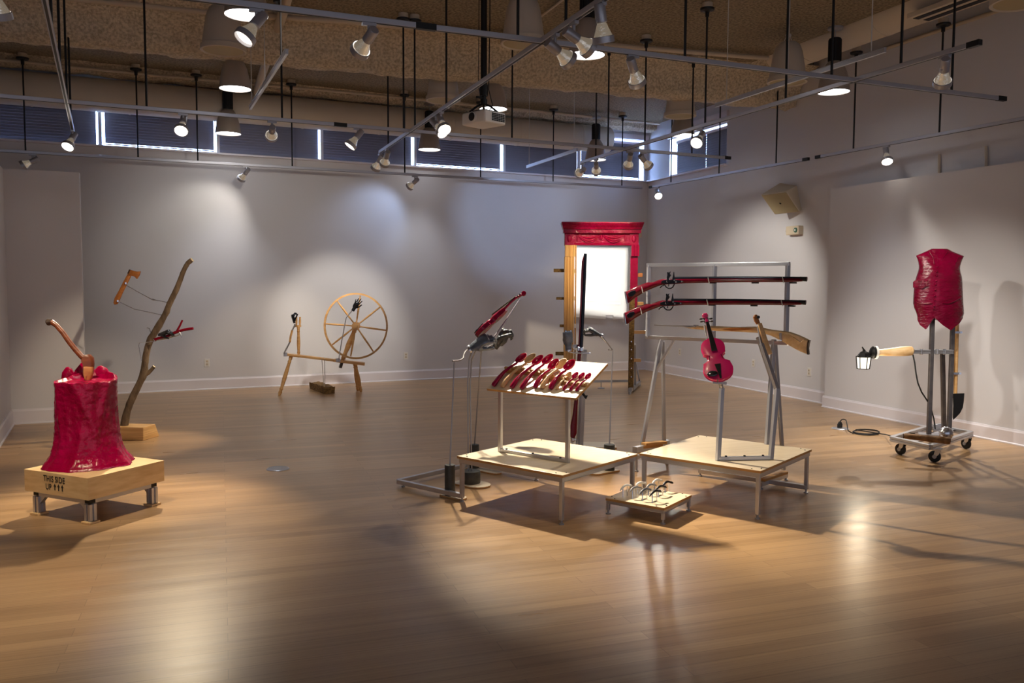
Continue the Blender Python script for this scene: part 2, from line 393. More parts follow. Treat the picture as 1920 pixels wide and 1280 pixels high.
# window sill ledges and frames
mb = MB(); wall = MB()
a, b = bw(X_L, SILL - 0.012, 0.03), bw(CORNER_T, SILL - 0.012, 0.03); mb.beam(a, b, 0.1, 0.025)
struct(mb.obj('trim_1', M['trim']))
mb = MB(); mb.beam(V(XR - 0.03, RW0 - 0.05, SILL - 0.012), V(XR - 0.03, Ycor, SILL - 0.012), 0.1, 0.025); struct(mb.obj('trim_2', M['trim']))
mb = MB(); mb.box((XR - 0.02, (RW0 + RW1) / 2, 4.3), (0.05, RW1 - RW0 + 0.1, 0.17)); struct(mb.obj('trim_3', M['trim']))
mb = MB(); mb.beam(bw(6.6, HEAD + 0.05, 0.015), bw(CORNER_T, HEAD + 0.05, 0.015), 0.04, 0.09); struct(mb.obj('trim_4', M['trim']))
k = 0
def window(c0, c1, z0, z1, n):
    """frosted daylight pane with a thin frame, set back in its opening"""
    global k; k += 1
    root = bpy.data.objects.new('window_%d' % k, None); COL.objects.link(root); struct(root)
    mb = MB(); q = [c0 + V(0, 0, z0), c1 + V(0, 0, z0), c1 + V(0, 0, z1), c0 + V(0, 0, z1)]
    mb.slab([p - n * 0.2 for p in q], n, 0.01); o = mb.obj('pane', M['sky_glow'], root)
    mb = MB()
    for i in range(4):
        a, b = q[i] - n * 0.17, q[(i + 1) % 4] - n * 0.17; mb.beam(a, b, 0.012, 0.03)
    mb.obj('frame', M['trim'], root)
for a, b in openings: window(bw(a), bw(b), SILL, HEAD, BN)
window(V(XR, RW1, 0), V(XR, RW0, 0), SILL, 4.2, V(-1, 0, 0))

# closed slatted blinds
def blind_mat():
    return mat('grey_blind_slats', lin(118, 114, 122), 0.5, bump=0.02, scale=(10, 10, 10))
M['blind'] = blind_mat()
def blind(a, b, z0, z1, n, label, pitch=0.04):
    t = thing('window_blind', label, 'blind', ((a + b) / 2 + V(0, 0, z0)), group='grey slatted window blinds')
    mb = MB(); nz = int((z1 - z0) / pitch); d = (b - a).normalized()
    for i in range(nz):
        z = z0 + 0.015 + pitch * i
        p0 = a - n * 0.06 + V(0, 0, z); p1 = b - n * 0.06 + V(0, 0, z)
        v = mb.verts([p0 + n * 0.007, p1 + n * 0.007, p1 - n * 0.003 + V(0, 0, pitch * 1.45), p0 - n * 0.003 + V(0, 0, pitch * 1.25)])
        w = mb.verts([p0 + n * 0.005 - V(0, 0, .002), p1 + n * 0.005 - V(0, 0, .002), p1 - n * 0.005 + V(0, 0, pitch * 1.45), p0 - n * 0.005 + V(0, 0, pitch * 1.25)])
        mb.face(v); mb.face(w[::-1]); mb.face([v[0], v[1], w[1], w[0]]); mb.face([v[1], v[2], w[2], w[1]]); mb.face([v[2], v[3], w[3], w[2]]); mb.face([v[3], v[0], w[0], w[3]])
    mb.obj('slat_panel', M['blind'], t)
    mb = MB(); mb.beam(a - n * 0.06 + V(0, 0, z0), b - n * 0.06 + V(0, 0, z0), 0.025, 0.014); mb.obj('bottom_rail', M['blind'], t)
    mb = MB(); mb.beam(a - n * 0.055 + V(0, 0, z1), b - n * 0.055 + V(0, 0, z1), 0.045, 0.04); mb.obj('head_rail', M['trim'], t)
# (left, right, bottom, top): the gaps left open are the bright daylight lines of the picture
BL = [(-2.745, -1.235, SILL + .004, HEAD, 'grey slatted blind at the far left end of the clerestory row'),
      (-1.125, 0.35, SILL + .035, HEAD, 'grey blind lit along left, bottom and right edges, left of the tall bell lamps'),
      (0.43, 1.905, SILL + .004, HEAD, 'grey blind lit along its right edge only, above the bare back wall'),
      (1.985, 3.44, SILL + .004, HEAD, 'grey blind with a bright strip at its right side, behind the lowest pair of lamps'),
      (3.53, 5.06, SILL + .04, HEAD, 'grey blind lit along bottom and right edges, under the white projector'),
      (5.14, 6.58, SILL + .004, HEAD, 'dark grey blind without bright edges, right of the projector'),
      (6.67, 7.92, SILL + .045, HEAD - .06, 'grey blind outlined by daylight on all sides, next to the room corner')]
for a, b, z0, z1, lb in BL: blind(bw(a), bw(b), z0, z1, BN, lb)
blind(V(XR, 13.20, 0), V(XR, 12.295, 0), SILL + .004, 4.13, V(-1, 0, 0), 'bluish blind on the side wall, the half nearer the room corner')
blind(V(XR, 12.29, 0), V(XR, 11.64, 0), SILL + .004, 4.15, V(-1, 0, 0), 'grey blind on the side wall, the narrow half farther from the corner')

# sprayed ceiling beams: rough, haunched on the near side
def beam(name, p0, p1, zb, wid, slope):
    mb = MB(); d = (p1 - p0); Ld = d.length; d.normalize(); n = V(d.y, -d.x, 0)   # n to the camera side
    hh = LOW - zb; prof = [(wid + slope, LOW + .03), (wid + slope * .55, zb + hh * .86), (wid + slope * .2, zb + hh * .62), (wid + 0.03, zb + hh * .38), (wid + .01, zb + hh * .16), (wid - 0.04, zb + 0.015), (wid - .10, zb), (0.04, zb), (0.0, zb + 0.03), (0, zb + hh * .6), (0, LOW + .03)]
    N = int(Ld / 0.07); rings = []
    for i in range(N + 1):
        s = Ld * i / N; pts = []
        for j, (x, z) in enumerate(prof):
            q = p0 + d * s + n * x; q.z = z
            w = (0.03 if j > 4 else .045) if 0 < j < len(prof) - 1 else 0
            r = noise.noise(V(s * 3.1, j * 0.9, zb * 7)) * w + noise.noise(V(s * 13, j * 1.7, zb * 3)) * w * 0.55
            q.z += r; q += n * noise.noise(V(s * 5, j * 2.2, 4 + zb)) * w; pts.append(q)
        rings.append(mb.verts(pts))
    for A, B in zip(rings, rings[1:]):
        for j in range(len(prof) - 1): mb.face([A[j], A[j + 1], B[j + 1], B[j]])
    mb.face(rings[0][::-1]); mb.face(rings[-1])
    return struct(mb.obj(name, M['beam'], smooth=True, ang=70))
def ext(a, b, x0, x1):
    f = (b.y - a.y) / (b.x - a.x); return V(x0, a.y + (x0 - a.x) * f, 0), V(x1, a.y + (x1 - a.x) * f, 0)
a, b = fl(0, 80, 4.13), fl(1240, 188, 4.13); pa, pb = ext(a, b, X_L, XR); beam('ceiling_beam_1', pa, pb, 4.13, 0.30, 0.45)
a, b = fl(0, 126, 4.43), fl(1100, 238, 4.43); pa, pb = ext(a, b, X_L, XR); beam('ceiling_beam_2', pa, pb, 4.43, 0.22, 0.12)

# round ducts
def duct(name, label, a, b, r, seam=0.6, endcap=True):
    t = thing(name, label, 'duct', a)
    mb = MB(); mb.cyl(a, b, r, 40); mb.obj('duct_tube', M['duct'], t, smooth=True, ang=50)
    L_ = (b - a).length; d = (b - a).normalized()
    q = seam
    while q < L_:
        mb = MB(); mb.cyl(a + d * (q - .012), a + d * (q + .012), r + 0.006, 40); mb.obj('seam_ring', M['duct'], t, smooth=True); q += seam * 2
    return t
duct('air_duct', 'large pale round duct running over the clerestory windows', bw(7.0, 4.19, 0.32), bw(X_L + .2, 4.19, 0.32), 0.225)
RD = duct('air_duct', 'pale round duct with a slotted vent, along the side wall', V(7.28, 9.35, 4.66), V(7.28, -3, 4.66), 0.26)
# slotted register on the side-wall duct
g0 = V(7.13, 6.95, 4.40); g1 = V(7.13, 6.05, 4.40)
mb = MB(); mb.beam(g0, g1, 0.30, 0.05); mb.obj('register_frame', M['duct'], RD, bevel=0.004)
mb = MB()
for q in (-0.07, 0.07): mb.beam(g0 + V(q, -.04, -.02), g1 + V(q, .04, -.02), 0.075, 0.02)
mb.obj('register_slot', M['black'], RD)

# sprinkler and conduit pipes on the deck
def pipe(label, pts, r, name='ceiling_pipe'):
    mb = MB(); mb.tube(pts, r, 12); o = mb.obj(name, M['pipe'], smooth=True); centre(o); return tag(o, label, 'pipe')
pipe('thick pale pipe dropping away over the shortest hanging rail', [fl(548, -40, 4.46), fl(533, 16, 4.46), fl(476, 186, 4.40)], 0.052)
pipe('thin pale sprinkler pipe crossing the deck in front of the beams', [fl(100, -6, 4.50), fl(380, 22, 4.50), fl(640, 40, 4.50), fl(1000, 72, 4.50), fl(1290, 97, 4.5), fl(1440, 109, 4.5)], 0.03)
pipe('thin pale conduit crossing the deck behind the nearest crosswise track', [fl(-20, 20, 4.53), fl(640, 72, 4.53), fl(960, 100, 4.53), fl(1270, 124, 4.53), fl(1440, 139, 4.53)], 0.010)
pipe('slanting thin pale conduit near the top of the deck', [fl(1010, 34, 4.53), fl(1060, -4, 4.53)], 0.012)
pipe('long thin pale pipe under the deck just before the back duct', [fl(-40, 108, 4.46), fl(300, 142, 4.46), fl(640, 172, 4.46), fl(1000, 208, 4.46), fl(1236, 232, 4.46)], 0.022)
pipe('pale conduit along the upper side wall beyond the vent', [V(XR - .03, 10.8, 4.52), V(XR - .03, 4.5, 4.52)], 0.022)
pipe('short pale conduit above the side wall panel, farther of two', [onp(1763, 290, V(XR, 0, 0), V(1, 0, 0)) + V(-.015, 0, 0.0), onp(1763, 330, V(XR, 0, 0), V(1, 0, 0)) + V(-.015, 0, 0)], 0.016)
pipe('short pale conduit above the side wall panel, nearer of two', [onp(1851, 274, V(XR, 0, 0), V(1, 0, 0)) + V(-.015, 0, 0.0), onp(1851, 316, V(XR, 0, 0), V(1, 0, 0)) + V(-.015, 0, 0)], 0.016)
# ================================================================ LIGHTING TRACKS, LAMPS, SPEAKERS
TRACK_Z, CANOPY_Z = 3.30, 4.50
def on_line(a, b, px):
    """point of the straight run a-b that the photo shows in pixel column px"""
    n = ray(px, 0).cross(ray(px, 1280)); d = b - a
    return a + d * (-n.dot(a - EYE) / n.dot(d))
def track(label, a, b, rods, caps=(0, 1), joints=(), canopy=True):
    t = thing('lighting_track', label, 'lighting track', a)
    mb = MB(); mb.beam(a, b, 0.034, 0.036); mb.obj('rail', M['rail'], t, bevel=0.003)
    d = (b - a).normalized()
    mb = MB(); mb.beam(a - V(0, 0, .0185), b - V(0, 0, .0185), 0.016, 0.002); mb.obj('slot', M['black'], t)
    for c in caps:
        q, s = (a, -1) if c == 0 else (b, 1)
        mb = MB(); mb.beam(q, q + d * s * 0.10, 0.038, 0.04); mb.obj('end_cap', M['black'], t)
    for px in joints:
        q = on_line(a, b, px); mb = MB(); mb.beam(q - d * .07, q + d * .07, 0.038, 0.04); mb.obj('joiner', M['black'], t)
    for px, seen in rods:
        q = on_line(a, b, px); top = CANOPY_Z
        mb = MB(); mb.cyl(q, V(q.x, q.y, top), 0.0105, 8); r = mb.obj('suspension_rod', M['black'], t, smooth=True)
        mb = MB(); mb.lathe([(0.012, top - .09), (0.02, top - .085), (0.022, top - .035), (0.03, top - .028), (0.07, top - .022), (0.075, top - .01), (0.075, top)], Matrix.Translation((q.x, q.y, 0)), 20)
        mb.obj('canopy', M['black'], r, smooth=True)
        mb = MB(); mb.cyl(V(q.x, q.y, top), V(q.x, q.y, top + .055), 0.055, 16); mb.cyl(V(q.x, q.y, top), V(q.x, q.y, deck(q)), 0.006, 6); mb.obj('junction_box', M['pipe'], r, smooth=True)
    return t
T = {}
def tz(px, py): return fl(px, py, TRACK_Z)
T[1] = (tz(1130, 0) + V(0, -2.0, 0), tz(712, 285)); T[2] = (tz(400, 0) + V(-2.0, -.06, 0), tz(1870, 184))
T[3] = (tz(1815, 86), tz(1090, 304)); T[4] = (tz(0, 173) + V(-2, 0, 0), tz(1358, 295.5)); T[5] = (tz(85, 0) + V(.10, -1.2, 0), tz(137, 248))
T[6] = (tz(0, 282) + V(-2, -.1, 0), tz(1204, 352)); T[7] = (tz(1224, 350), tz(1506, 299.5)); T[8] = (tz(1540, 293), tz(1920, 223) + V(.1, -3, 0))
track('long track running away from the camera between the bell lamps, ending over the spinning wheel', *T[1], [(837, 0), (728, 1), (1061, 0)], caps=(), joints=())
track('nearest crosswise track, passing above everything to a black tip at the side wall', *T[2], [(971, 0), (1284, 0), (1559, 0), (1784, 0)], caps=(1,), joints=(798,))
track('track running away from a thick black tip beside the side wall towards the door frame', *T[3], [(1117, 1), (1209, 1), (1322, 1), (1473, 0), (1689, 0)], caps=(0,))
track('middle crosswise track in front of the clerestory windows, black tip over the muskets', *T[4], [(275, 0), (529, 0), (757, 0), (778, 1), (960, 1), (1140, 1), (1297, 1)], caps=(1,), joints=(638,))
track('slanting track at the far left with one lamp at its end', *T[5], [(97, 0), (113, 0), (126, 0), (133, 1)], caps=())
track('thin crosswise track along the back wall, just below the window sills', *T[6], [(48, 1), (259, 1), (371, 1), (548, 1), (759, 1), (901, 1), (1037, 1), (1166, 1)], caps=())
track('short track on the side wall from the corner to the corner loudspeaker', *T[7], [(1258, 1), (1348, 1), (1455, 1)], caps=(0, 1))
track('track along the side wall above the panel with the vest', *T[8], [(1600, 1), (1761, 1)], caps=(0,))

def hanging_rail(label, a, b, cords):
    t = thing('hanging_rail', label, 'hanging rail', a, group='aluminium rails hung on cords')
    mb = MB(); mb.beam(a, b, 0.022, 0.034); mb.beam(a + V(0, 0, .02), b + V(0, 0, .02), 0.034, 0.006); mb.obj('rail', M['alu'], t)
    for px in cords:
        q = on_line(a, b, px); mb = MB(); mb.cyl(q, V(q.x, q.y, deck(q)), 0.005, 6); mb.obj('cord', M['hanger'], t)
hanging_rail('short steep aluminium rail on pale cords beside the stacked bell lamps', fl(538, 97, 3.45), fl(469, 203, 3.45), (472, 497, 528))
hanging_rail('bluish aluminium rail on pale cords under the side duct', fl(1342, 198, 3.5), fl(1660, 94, 3.5), (1362, 1477, 1633))
hanging_rail('short aluminium rail on thin cords in front of the corner window', fl(988, 313, 3.4), fl(1082, 281, 3.4), (992, 1076))

# ---- spot heads: stem, socket, mirrored glass, ring and lens; the light of each lamp is its own
def spot_meshes():
    out = {}
    def keep(k, mb, m, **kw):
        o = mb.obj(k, m, None, **kw); out[k] = o.data; bpy.data.objects.remove(o)
    mb = MB(); mb.box((0, 0, -.012), (.03, .09, .02)); mb.cyl((0, 0, -.01), (0, 0, -.115), .012, 10); mb.cyl((-.03, 0, -.105), (.03, 0, -.105), .009, 8); keep('mount', mb, M['socket'], smooth=True)
    mb = MB(); mb.lathe([(.030, .105), (.034, .10), (.034, .0), (.029, -.004)], None, 18); keep('socket', mb, M['socket'], smooth=True)
    mb = MB(); mb.lathe([(.026, -.004), (.030, -.012), (.036, -.03), (.046, -.055), (.058, -.085)], None, 20); keep('reflector', mb, M['reflector'], smooth=True)
    mb = MB(); mb.lathe([(.060, -.08), (.066, -.082), (.067, -.118), (.063, -.120), (.060, -.118), (.060, -.08)], None, 24, cap=False); keep('rim_ring', mb, M['socket'], smooth=True)
    mb = MB(); mb.lathe([(.059, -.098), (.05, -.104), (.03, -.108), (.001, -.11)], None, 20); keep('lens', mb, M['lens'], smooth=True)
    mb = MB(); mb.lathe([(.059, -.098), (.05, -.104), (.03, -.108), (.001, -.11)], None, 20); keep('lens_dim', mb, M['lens_dim'], smooth=True)
    return out
SP = spot_meshes()
WARM, NEUT, COOL = (1.0, 0.82, 0.57), (1.0, 0.93, 0.82), (0.50, 0.66, 1.0)
LIGHT_K = 0.62
MID = (1.0, 0.87, 0.68)
def spot(label, tr, px, aim, watt, col=WARM, cone=50, lit=True, blend=0.7, mask=None, drop=0.0):
    q = T[tr][0].lerp(T[tr][1], -px) if px < 0 else on_line(*T[tr], px)
    t = thing('track_spotlight', label, 'spotlight', q - V(0, 0, .018), group='adjustable track spotlights')
    d = (T[tr][1] - T[tr][0]); rz = math.atan2(d.y, d.x) - PI / 2
    o = bpy.data.objects.new('mount', SP['mount']); COL.objects.link(o); o.parent = t; o.rotation_euler = (0, 0, rz)
    piv = t.location + V(0, 0, -.105); dr = (aim - piv).normalized()
    R = dr.to_track_quat('-Z', 'Y').to_matrix().to_4x4()
    off = Matrix.Translation(V(0, 0, -.105) + V(dr.x, dr.y, 0) * 0.03) @ R
    for k in ('socket', 'reflector', 'rim_ring', 'lens' if lit else 'lens_dim'):
        o = bpy.data.objects.new('lens' if k == 'lens_dim' else k, SP[k]); COL.objects.link(o); o.parent = t; o.matrix_basis = off
    if watt:
        l = bpy.data.lights.new('lamp', 'SPOT'); l.energy = watt * LIGHT_K; l.color = col; l.spot_size = math.radians(cone); l.spot_blend = blend; l.shadow_soft_size = 0.05
        o = bpy.data.objects.new('lamp', l); COL.objects.link(o); o.parent = t
        o.matrix_basis = off @ Matrix.Translation((0, 0, -.125))
        if mask: mask(l, t.matrix_basis @ o.matrix_basis)
    return t
# where the lamps point
A_STUMP, A_BRANCH, A_WHEEL = V(-.65, 6.6, .7), V(-.35, 9.5, 1.3), V(1.8, 12.7, .9)
A_T1, A_T2, A_RACK, A_CART, A_DOOR = V(2.45, 5.7, .7), V(3.75, 5.4, .7), V(4.6, 7.0, 1.4), V(6.7, 6.3, 1.1), V(6.6, 12.0, 1.7)
spot('silver spotlight over the big lit bell lamp, aimed at the floor far left', 2, 481, V(-1.8, 4.6, 0), 210, WARM, 52, False)
spot('large spotlight left of the track joiner, tilted towards the branch sculpture', 2, 692, A_BRANCH + V(.1, 0, -.2), 520, WARM, 25)
spot('spotlight with mirrored glass facing right, right of the biggest bell lamp', 2, 1187, A_RACK, 170, NEUT, 50, False)
spot('tilted spotlight beside the biggest bell lamp, farther of the pair', 1, 1041, A_CART + V(0, .4, 0), 330, NEUT, 36, False)
spot('tilted spotlight overlapping the biggest bell lamp, nearer of the pair', 1, 1076, A_CART + V(.3, -.3, 0), 0, NEUT, 36, False)
spot('spotlight hanging straight down at the top edge above the biggest bell lamp', 1, 1127, V(3.0, 5.2, .5), 70, WARM, 60, False)
spot('glowing spotlight facing the camera, upper of the touching pair left of the projector', 1, 827, A_T1, 1300, MID, 36)
spot('glowing spotlight facing the camera, lower of the touching pair left of the projector', 1, 817, A_T2 + V(-.1, .1, -.2), 1200, MID, 36)
spot('small spotlight above the spinning wheel, left one of the pair at the track end', 1, 712, A_WHEEL + V(-.4, .2, .1), 150, WARM, 40, False)
spot('small spotlight above the spinning wheel, right one of the pair at the track end', 1, 725, A_WHEEL + V(.4, .4, .4), 300, NEUT, 40, False)
spot('dazzling spotlight facing the camera under the middle track, left of the lower bell lamp', 4, 343, A_STUMP + V(.1, 0, -.2), 800, WARM, 44)
spot('spotlight turned left in front of the blinds, right of the lower bell lamp', 4, 510, bw(.9, 1.9), 130, NEUT, 70, False)
spot('spotlight tilted left with glowing lens, left of the long track end', 4, 671, A_BRANCH + V(.1, -.3, -.7), 420, WARM, 30)
spot('spotlight pointing down in front of the corner blind, left of a close pair', 4, 1181, V(5.75, 11.3, 1.9), 300, WARM, 44, False)
spot('spotlight pointing down in front of the bright corner blind edge, right of a close pair', 4, 1206, V(7.9, 10.6, 1.4), 260, NEUT, 60, False)
spot('spotlight facing the camera by the corner loudspeaker track, tilted left, lens glowing', 3, 1314, A_T1 + V(.1, .3, .1), 260, NEUT, 30)
spot('spotlight with blue tape on its socket beside the side wall', 3, 1772, A_CART + V(-.2, 0, .3), 300, NEUT, 46, False)
spot('last spotlight of the track at the lit corner blind edge, over the door frame', 3, 1092, bw(5.3, 2.75), 130, COOL, 50, False)
spot('spotlight at the end of the slanting track at far left, lens glowing downwards', 5, 135.5, V(-2.4, 8.2, 0), 60, WARM, 60)
spot('spotlight turned away above the low partition at far left', 6, 61, V(-3.6, 12.6, 2.2), 40, NEUT, 70, False)
spot('small spotlight under the window sills between partition and spinning wheel', 6, 461, bw(0.25, 2.5), 22, NEUT, 92, False)
spot('small spotlight under the window sills above the spinning wheel', 6, 778, bw(2.8, 2.65), 20, COOL, 88, False)
spot('round glowing spotlight in the room corner below the side window', 7, 1233, V(6.2, 9.6, .9), 110, NEUT, 50)
spot('glowing spotlight above the panel behind the vest', 8, 1662, A_CART + V(.1, .2, -.6), 420, NEUT, 56)

spot('spotlight on the nearest crosswise track, outside the picture to the left, aimed at the stump', 2, -.10, A_STUMP + V(0, 0, .1), 300, WARM, 40)
spot('spotlight on the long track, outside the picture above the camera, aimed at the cart', 1, -.06, A_CART + V(0, 0, .3), 330, NEUT, 26)
# ---- bell pendants
def bell_lamp():
    t = thing('bell_pendant_lamp', 'x', 'pendant lamp', group='bell shaped pendant lamps')
    mb = MB(); mb.lathe([(.06, .345), (.075, .34), (.105, .30), (.135, .23), (.158, .14), (.172, .05), (.178, 0), (.174, 0), (.165, .05), (.15, .14), (.12, .24), (.06, .32)], None, 36)
    mb.obj('bell_shade', M['bell'], t, smooth=True)
    mb = MB(); mb.lathe([(.172, .012), (.1, .010), (.001, .009)], None, 32, cap=False); mb.obj('diffuser', M['diffuser'], t, smooth=True)
    mb = MB(); mb.lathe([(.05, .335), (.068, .345), (.068, .60), (.05, .61)], None, 20)
    for k in range(16):
        a = 2 * PI * k / 16; mb.box((.068 * math.cos(a), .068 * math.sin(a), .47), (.008, .008, .24))
    mb.obj('ballast_housing', M['black'], t, smooth=True)
    mb = MB(); mb.cyl((0, 0, .60), (0, 0, .70), .006, 6); mb.lathe([(.02, .70), (.085, .705), (.085, .73), (.02, .735)], None, 20); mb.cyl((0, 0, .73), (0, 0, LOW - 3.83 + .1), .008, 8); mb.obj('hanger', M['socket'], t, smooth=True)
    l = bpy.data.lights.new('pendant_light', 'SPOT'); l.energy = 125 * LIGHT_K; l.color = (0.86, 0.91, 1.0); l.spot_size = math.radians(74); l.spot_blend = 0.8; l.shadow_soft_size = 0.14
    o = bpy.data.objects.new('pendant_light', l); COL.objects.link(o); o.parent = t; o.location = (0, 0, -.01)
    return t
BLAMP = [((462, 29), 'bell lamp with huge bright disc at the top edge, over a silver spotlight'),
         ((441, 167), 'bell lamp hanging below the leftmost pendant loudspeaker'),
         ((428, 251), 'lowest bell lamp of the left column, in front of the blinds'),
         ((925, 205), 'bell lamp half hidden behind the projector'),
         ((805, 281), 'bell lamp behind the touching pair of glowing spotlights'),
         ((1100, 104), 'bell lamp with the broadest bright disc in the picture middle, among tilted spotlights'),
         ((1563, 173), 'bell lamp under the side duct, seen between two tracks'),
         ((1280, 254), 'bell lamp in front of the side window, under a pendant loudspeaker'),
         ((1117, 300), 'bell lamp in front of the corner blind, black housing above it')]
b0 = bell_lamp()
for i, ((px, py), lb) in enumerate(BLAMP):
    q = fl(px, py, 3.83)
    if i in (2, 4, 8): q = fl(px, py, 3.74)
    b = b0 if i == 0 else dup(b0)
    b.location = q; b['label'] = lb

# ---- pendant loudspeakers
def pendant_speaker():
    t = thing('pendant_loudspeaker', 'x', 'loudspeaker', group='pale pendant loudspeakers')
    mb = MB(); mb.lathe([(.03, .47), (.09, .46), (.135, .42), (.165, .34), (.19, .18), (.208, .06), (.222, .055), (.224, .005), (.212, 0), (.203, .004), (.196, .012), (.001, .014)], None, 40)
    mb.obj('shell', M['speaker'], t, smooth=True, ang=30)
    mb = MB(); mb.lathe([(.195, .010), (.1, .006), (.03, .004), (.001, .003)], None, 32, cap=False); mb.obj('grille', M['grille'], t, smooth=True)
    mb = MB()
    for k in range(3):
        a = 2 * PI * k / 3; mb.cyl((.07 * math.cos(a), .07 * math.sin(a), .44), (.02 * math.cos(a), .02 * math.sin(a), .54), .004, 6)
    mb.lathe([(.03, .53), (.035, .54), (.03, .555)], None, 12); mb.cyl((0, 0, .54), (0, 0, LOW - 3.95), .004, 6); mb.obj('suspension', M['hanger'], t)
    return t
SPK = [((419, 97), 'loudspeaker above the bell lamps, the nearest and leftmost pale shell'), ((981, 84), 'pale loudspeaker right of the projector pole, partly behind a track'),
       ((831, 190), 'pale loudspeaker left of the projector pole, over the farthest middle bell lamp'), ((1476, 156), 'pale loudspeaker in front of the end of the side duct'),
       ((1275, 219), 'pale loudspeaker hanging over the side window'), ((1912, 8), 'loudspeaker cut by the top edge at far right')]
s0 = pendant_speaker()
for i, ((px, py), lb) in enumerate(SPK):
    s = s0 if i == 0 else dup(s0)
    s.location = fl(px, py, 3.95); s['label'] = lb

# ---- projector on its pole
PJ = at(907, 224, 8.6)
t = thing('video_projector', 'white video projector hanging from a black ceiling pole', 'projector', PJ)
fx = V(-0.90, -0.43, 0).normalized(); fy = V(0, 0, 1).cross(fx); R = Matrix((fx, fy, V(0, 0, 1))).transposed()   # fx = the way the lens looks
mb = MB(); mb.box(PJ, (0.30, 0.34, 0.125), R); mb.obj('body', M['white_plastic'], t, bevel=0.02, seg=3)
mb = MB(); c = PJ + fx * 0.15 - fy * 0.0 + V(0, 0, .005); mb.cyl(c - fx * .01, c + fx * 0.02, 0.05, 24); lens = mb.obj('lens_ring', M['white_plastic'], t, smooth=True)
mb = MB(); mb.cyl(c, c + fx * 0.022, 0.042, 24); mb.obj('lens_glass', M['black'], lens, smooth=True)
sd = fy if fy.dot(-FWD) > 0 else -fy
mb = MB()
for i in range(6):
    for j in range(5):
        mb.box(PJ + sd * 0.171 + fx * (-0.125 + i * 0.031 + .01) + V(0, 0, .035 - j * 0.016), (0.025, 0.006, 0.011), R)
mb.obj('vent', M['black'], t)
mb = MB(); mb.box(PJ + V(0, 0, .072), (.2, .22, .014), R)
for i in (-1, 1):
    for j in (-1, 1): mb.tube([PJ + fx * (.1 * i) + fy * (.1 * j) + V(0, 0, .075), PJ + fx * (.05 * i) + fy * (.05 * j) + V(0, 0, .13), PJ + V(0, 0, .16)], .011, 6)
mb.cyl(PJ + V(0, 0, .15), PJ + V(0, 0, .2), .035, 14); mb.cyl(PJ + V(0, 0, .2), PJ + V(0, 0, .24), .025, 14); mb.cyl(PJ + V(0, 0, .235), PJ + V(0, 0, .34), .043, 14)
mb.cyl(PJ + V(0, 0, .21) - fx * 0, PJ + V(0, 0, .21) + fx * .10, .012, 8)
mb.obj('bracket', M['black'], t, smooth=True)
mb = MB(); mb.cyl(PJ + V(0, 0, .3), V(PJ.x, PJ.y, LOW), .032, 16); mb.obj('pole', M['black'], t, smooth=True)
mb = MB(); q = PJ + RGT * .07 + V(0, 0, .3)
mb.tube([PJ + RGT * .05 + V(0, 0, .08), PJ + RGT * .09 + V(0, 0, .14), PJ + RGT * .05 + V(0, 0, .3), PJ + RGT * .06 + V(0, 0, 1.0), V(PJ.x, PJ.y, LOW) + RGT * .06], .006, 6)
mb.tube([PJ - RGT * .03 + V(0, 0, .2), PJ - RGT * .055 + V(0, 0, .35), PJ - RGT * .05 + V(0, 0, .9), V(PJ.x, PJ.y, LOW) - RGT * .05], .004, 6); mb.obj('cable', M['rubber'], t, smooth=True)

# ---- things fixed to the walls
def outlet(label, p, n):
    t = thing('wall_outlet', label, 'wall outlet', p, group='white wall outlets')
    s = V(-n.y, n.x, 0); R = Matrix((s, n, V(0, 0, 1))).transposed()
    mb = MB(); mb.box(p + n * .004, (.075, .008, .12), R); mb.obj('cover_plate', M['white_plastic'], t, bevel=.002)
    for z in (-.022, .022):
        mb = MB(); mb.box(p + n * .009 + V(0, 0, z), (.034, .004, .03), R); so = mb.obj('socket', M['beige_plastic'], t, bevel=.004)
        mb = MB()
        for q in (-.007, .007): mb.box(p + n * .0115 + s * q + V(0, 0, z + .003), (.003, .002, .01), R)
        mb.cyl(p + n * .010 + V(0, 0, z - .009), p + n * .0125 + V(0, 0, z - .009), .003, 8); mb.obj('slot', M['black'], so)
WX = V(-1, 0, 0)
outlet('white outlet on the back wall between the branch and the spinning wheel', bw(.183, .41), BN)
outlet('white outlet on the back wall right of the spinning wheel', bw(3.32, .415), BN)
outlet('white outlet on the side wall nearest the door frame, under the musket rack', V(XR, 12.90, .43), WX)
outlet('white outlet on the side wall between violin and wooden rifle stock', V(XR, 10.80, .42), WX)
outlet('white outlet on the side wall right below the wooden rifle butt', V(XR, 9.54, .41), WX)
outlet('white outlet beside the base of the door frame near the corner', V(XR, 13.3, .43), WX)
# sensor
p = V(XR, 9.88, 2.392); t = thing('motion_sensor', 'small beige emergency sensor box with round lens under the corner loudspeaker', 'sensor', p)
mb = MB(); mb.box(p + V(-.045, 0, 0), (.09, .27, .125)); mb.obj('housing', M['beige_plastic'], t, bevel=.01)
mb = MB(); mb.cyl(p + V(-.085, -.08, 0), p + V(-.10, -.08, 0), .034, 20); le = mb.obj('lens', M['green_led'], t, smooth=True)
mb = MB(); mb.cyl(p + V(-.098, -.08, 0), p + V(-.106, -.08, 0), .016, 16); mb.obj('lens_bead', M['white_plastic'], le, smooth=True)
mb = MB(); mb.cyl(p + V(-.04, .15, 0), p + V(-.02, .17, -.01), .032, 16); mb.obj('side_sensor', M['beige_plastic'], t, smooth=True)
p = bw(7.96, 2.58); t = thing('thermostat', 'tiny grey wall device high in the corner beside the red lintel', 'wall device', p)
mb = MB(); mb.box(p + BN * .02 - BE * .06, (.1, .04, .16), Matrix((BE, BN, V(0, 0, 1))).transposed()); mb.obj('housing', M['beige_plastic'], t, bevel=.02)
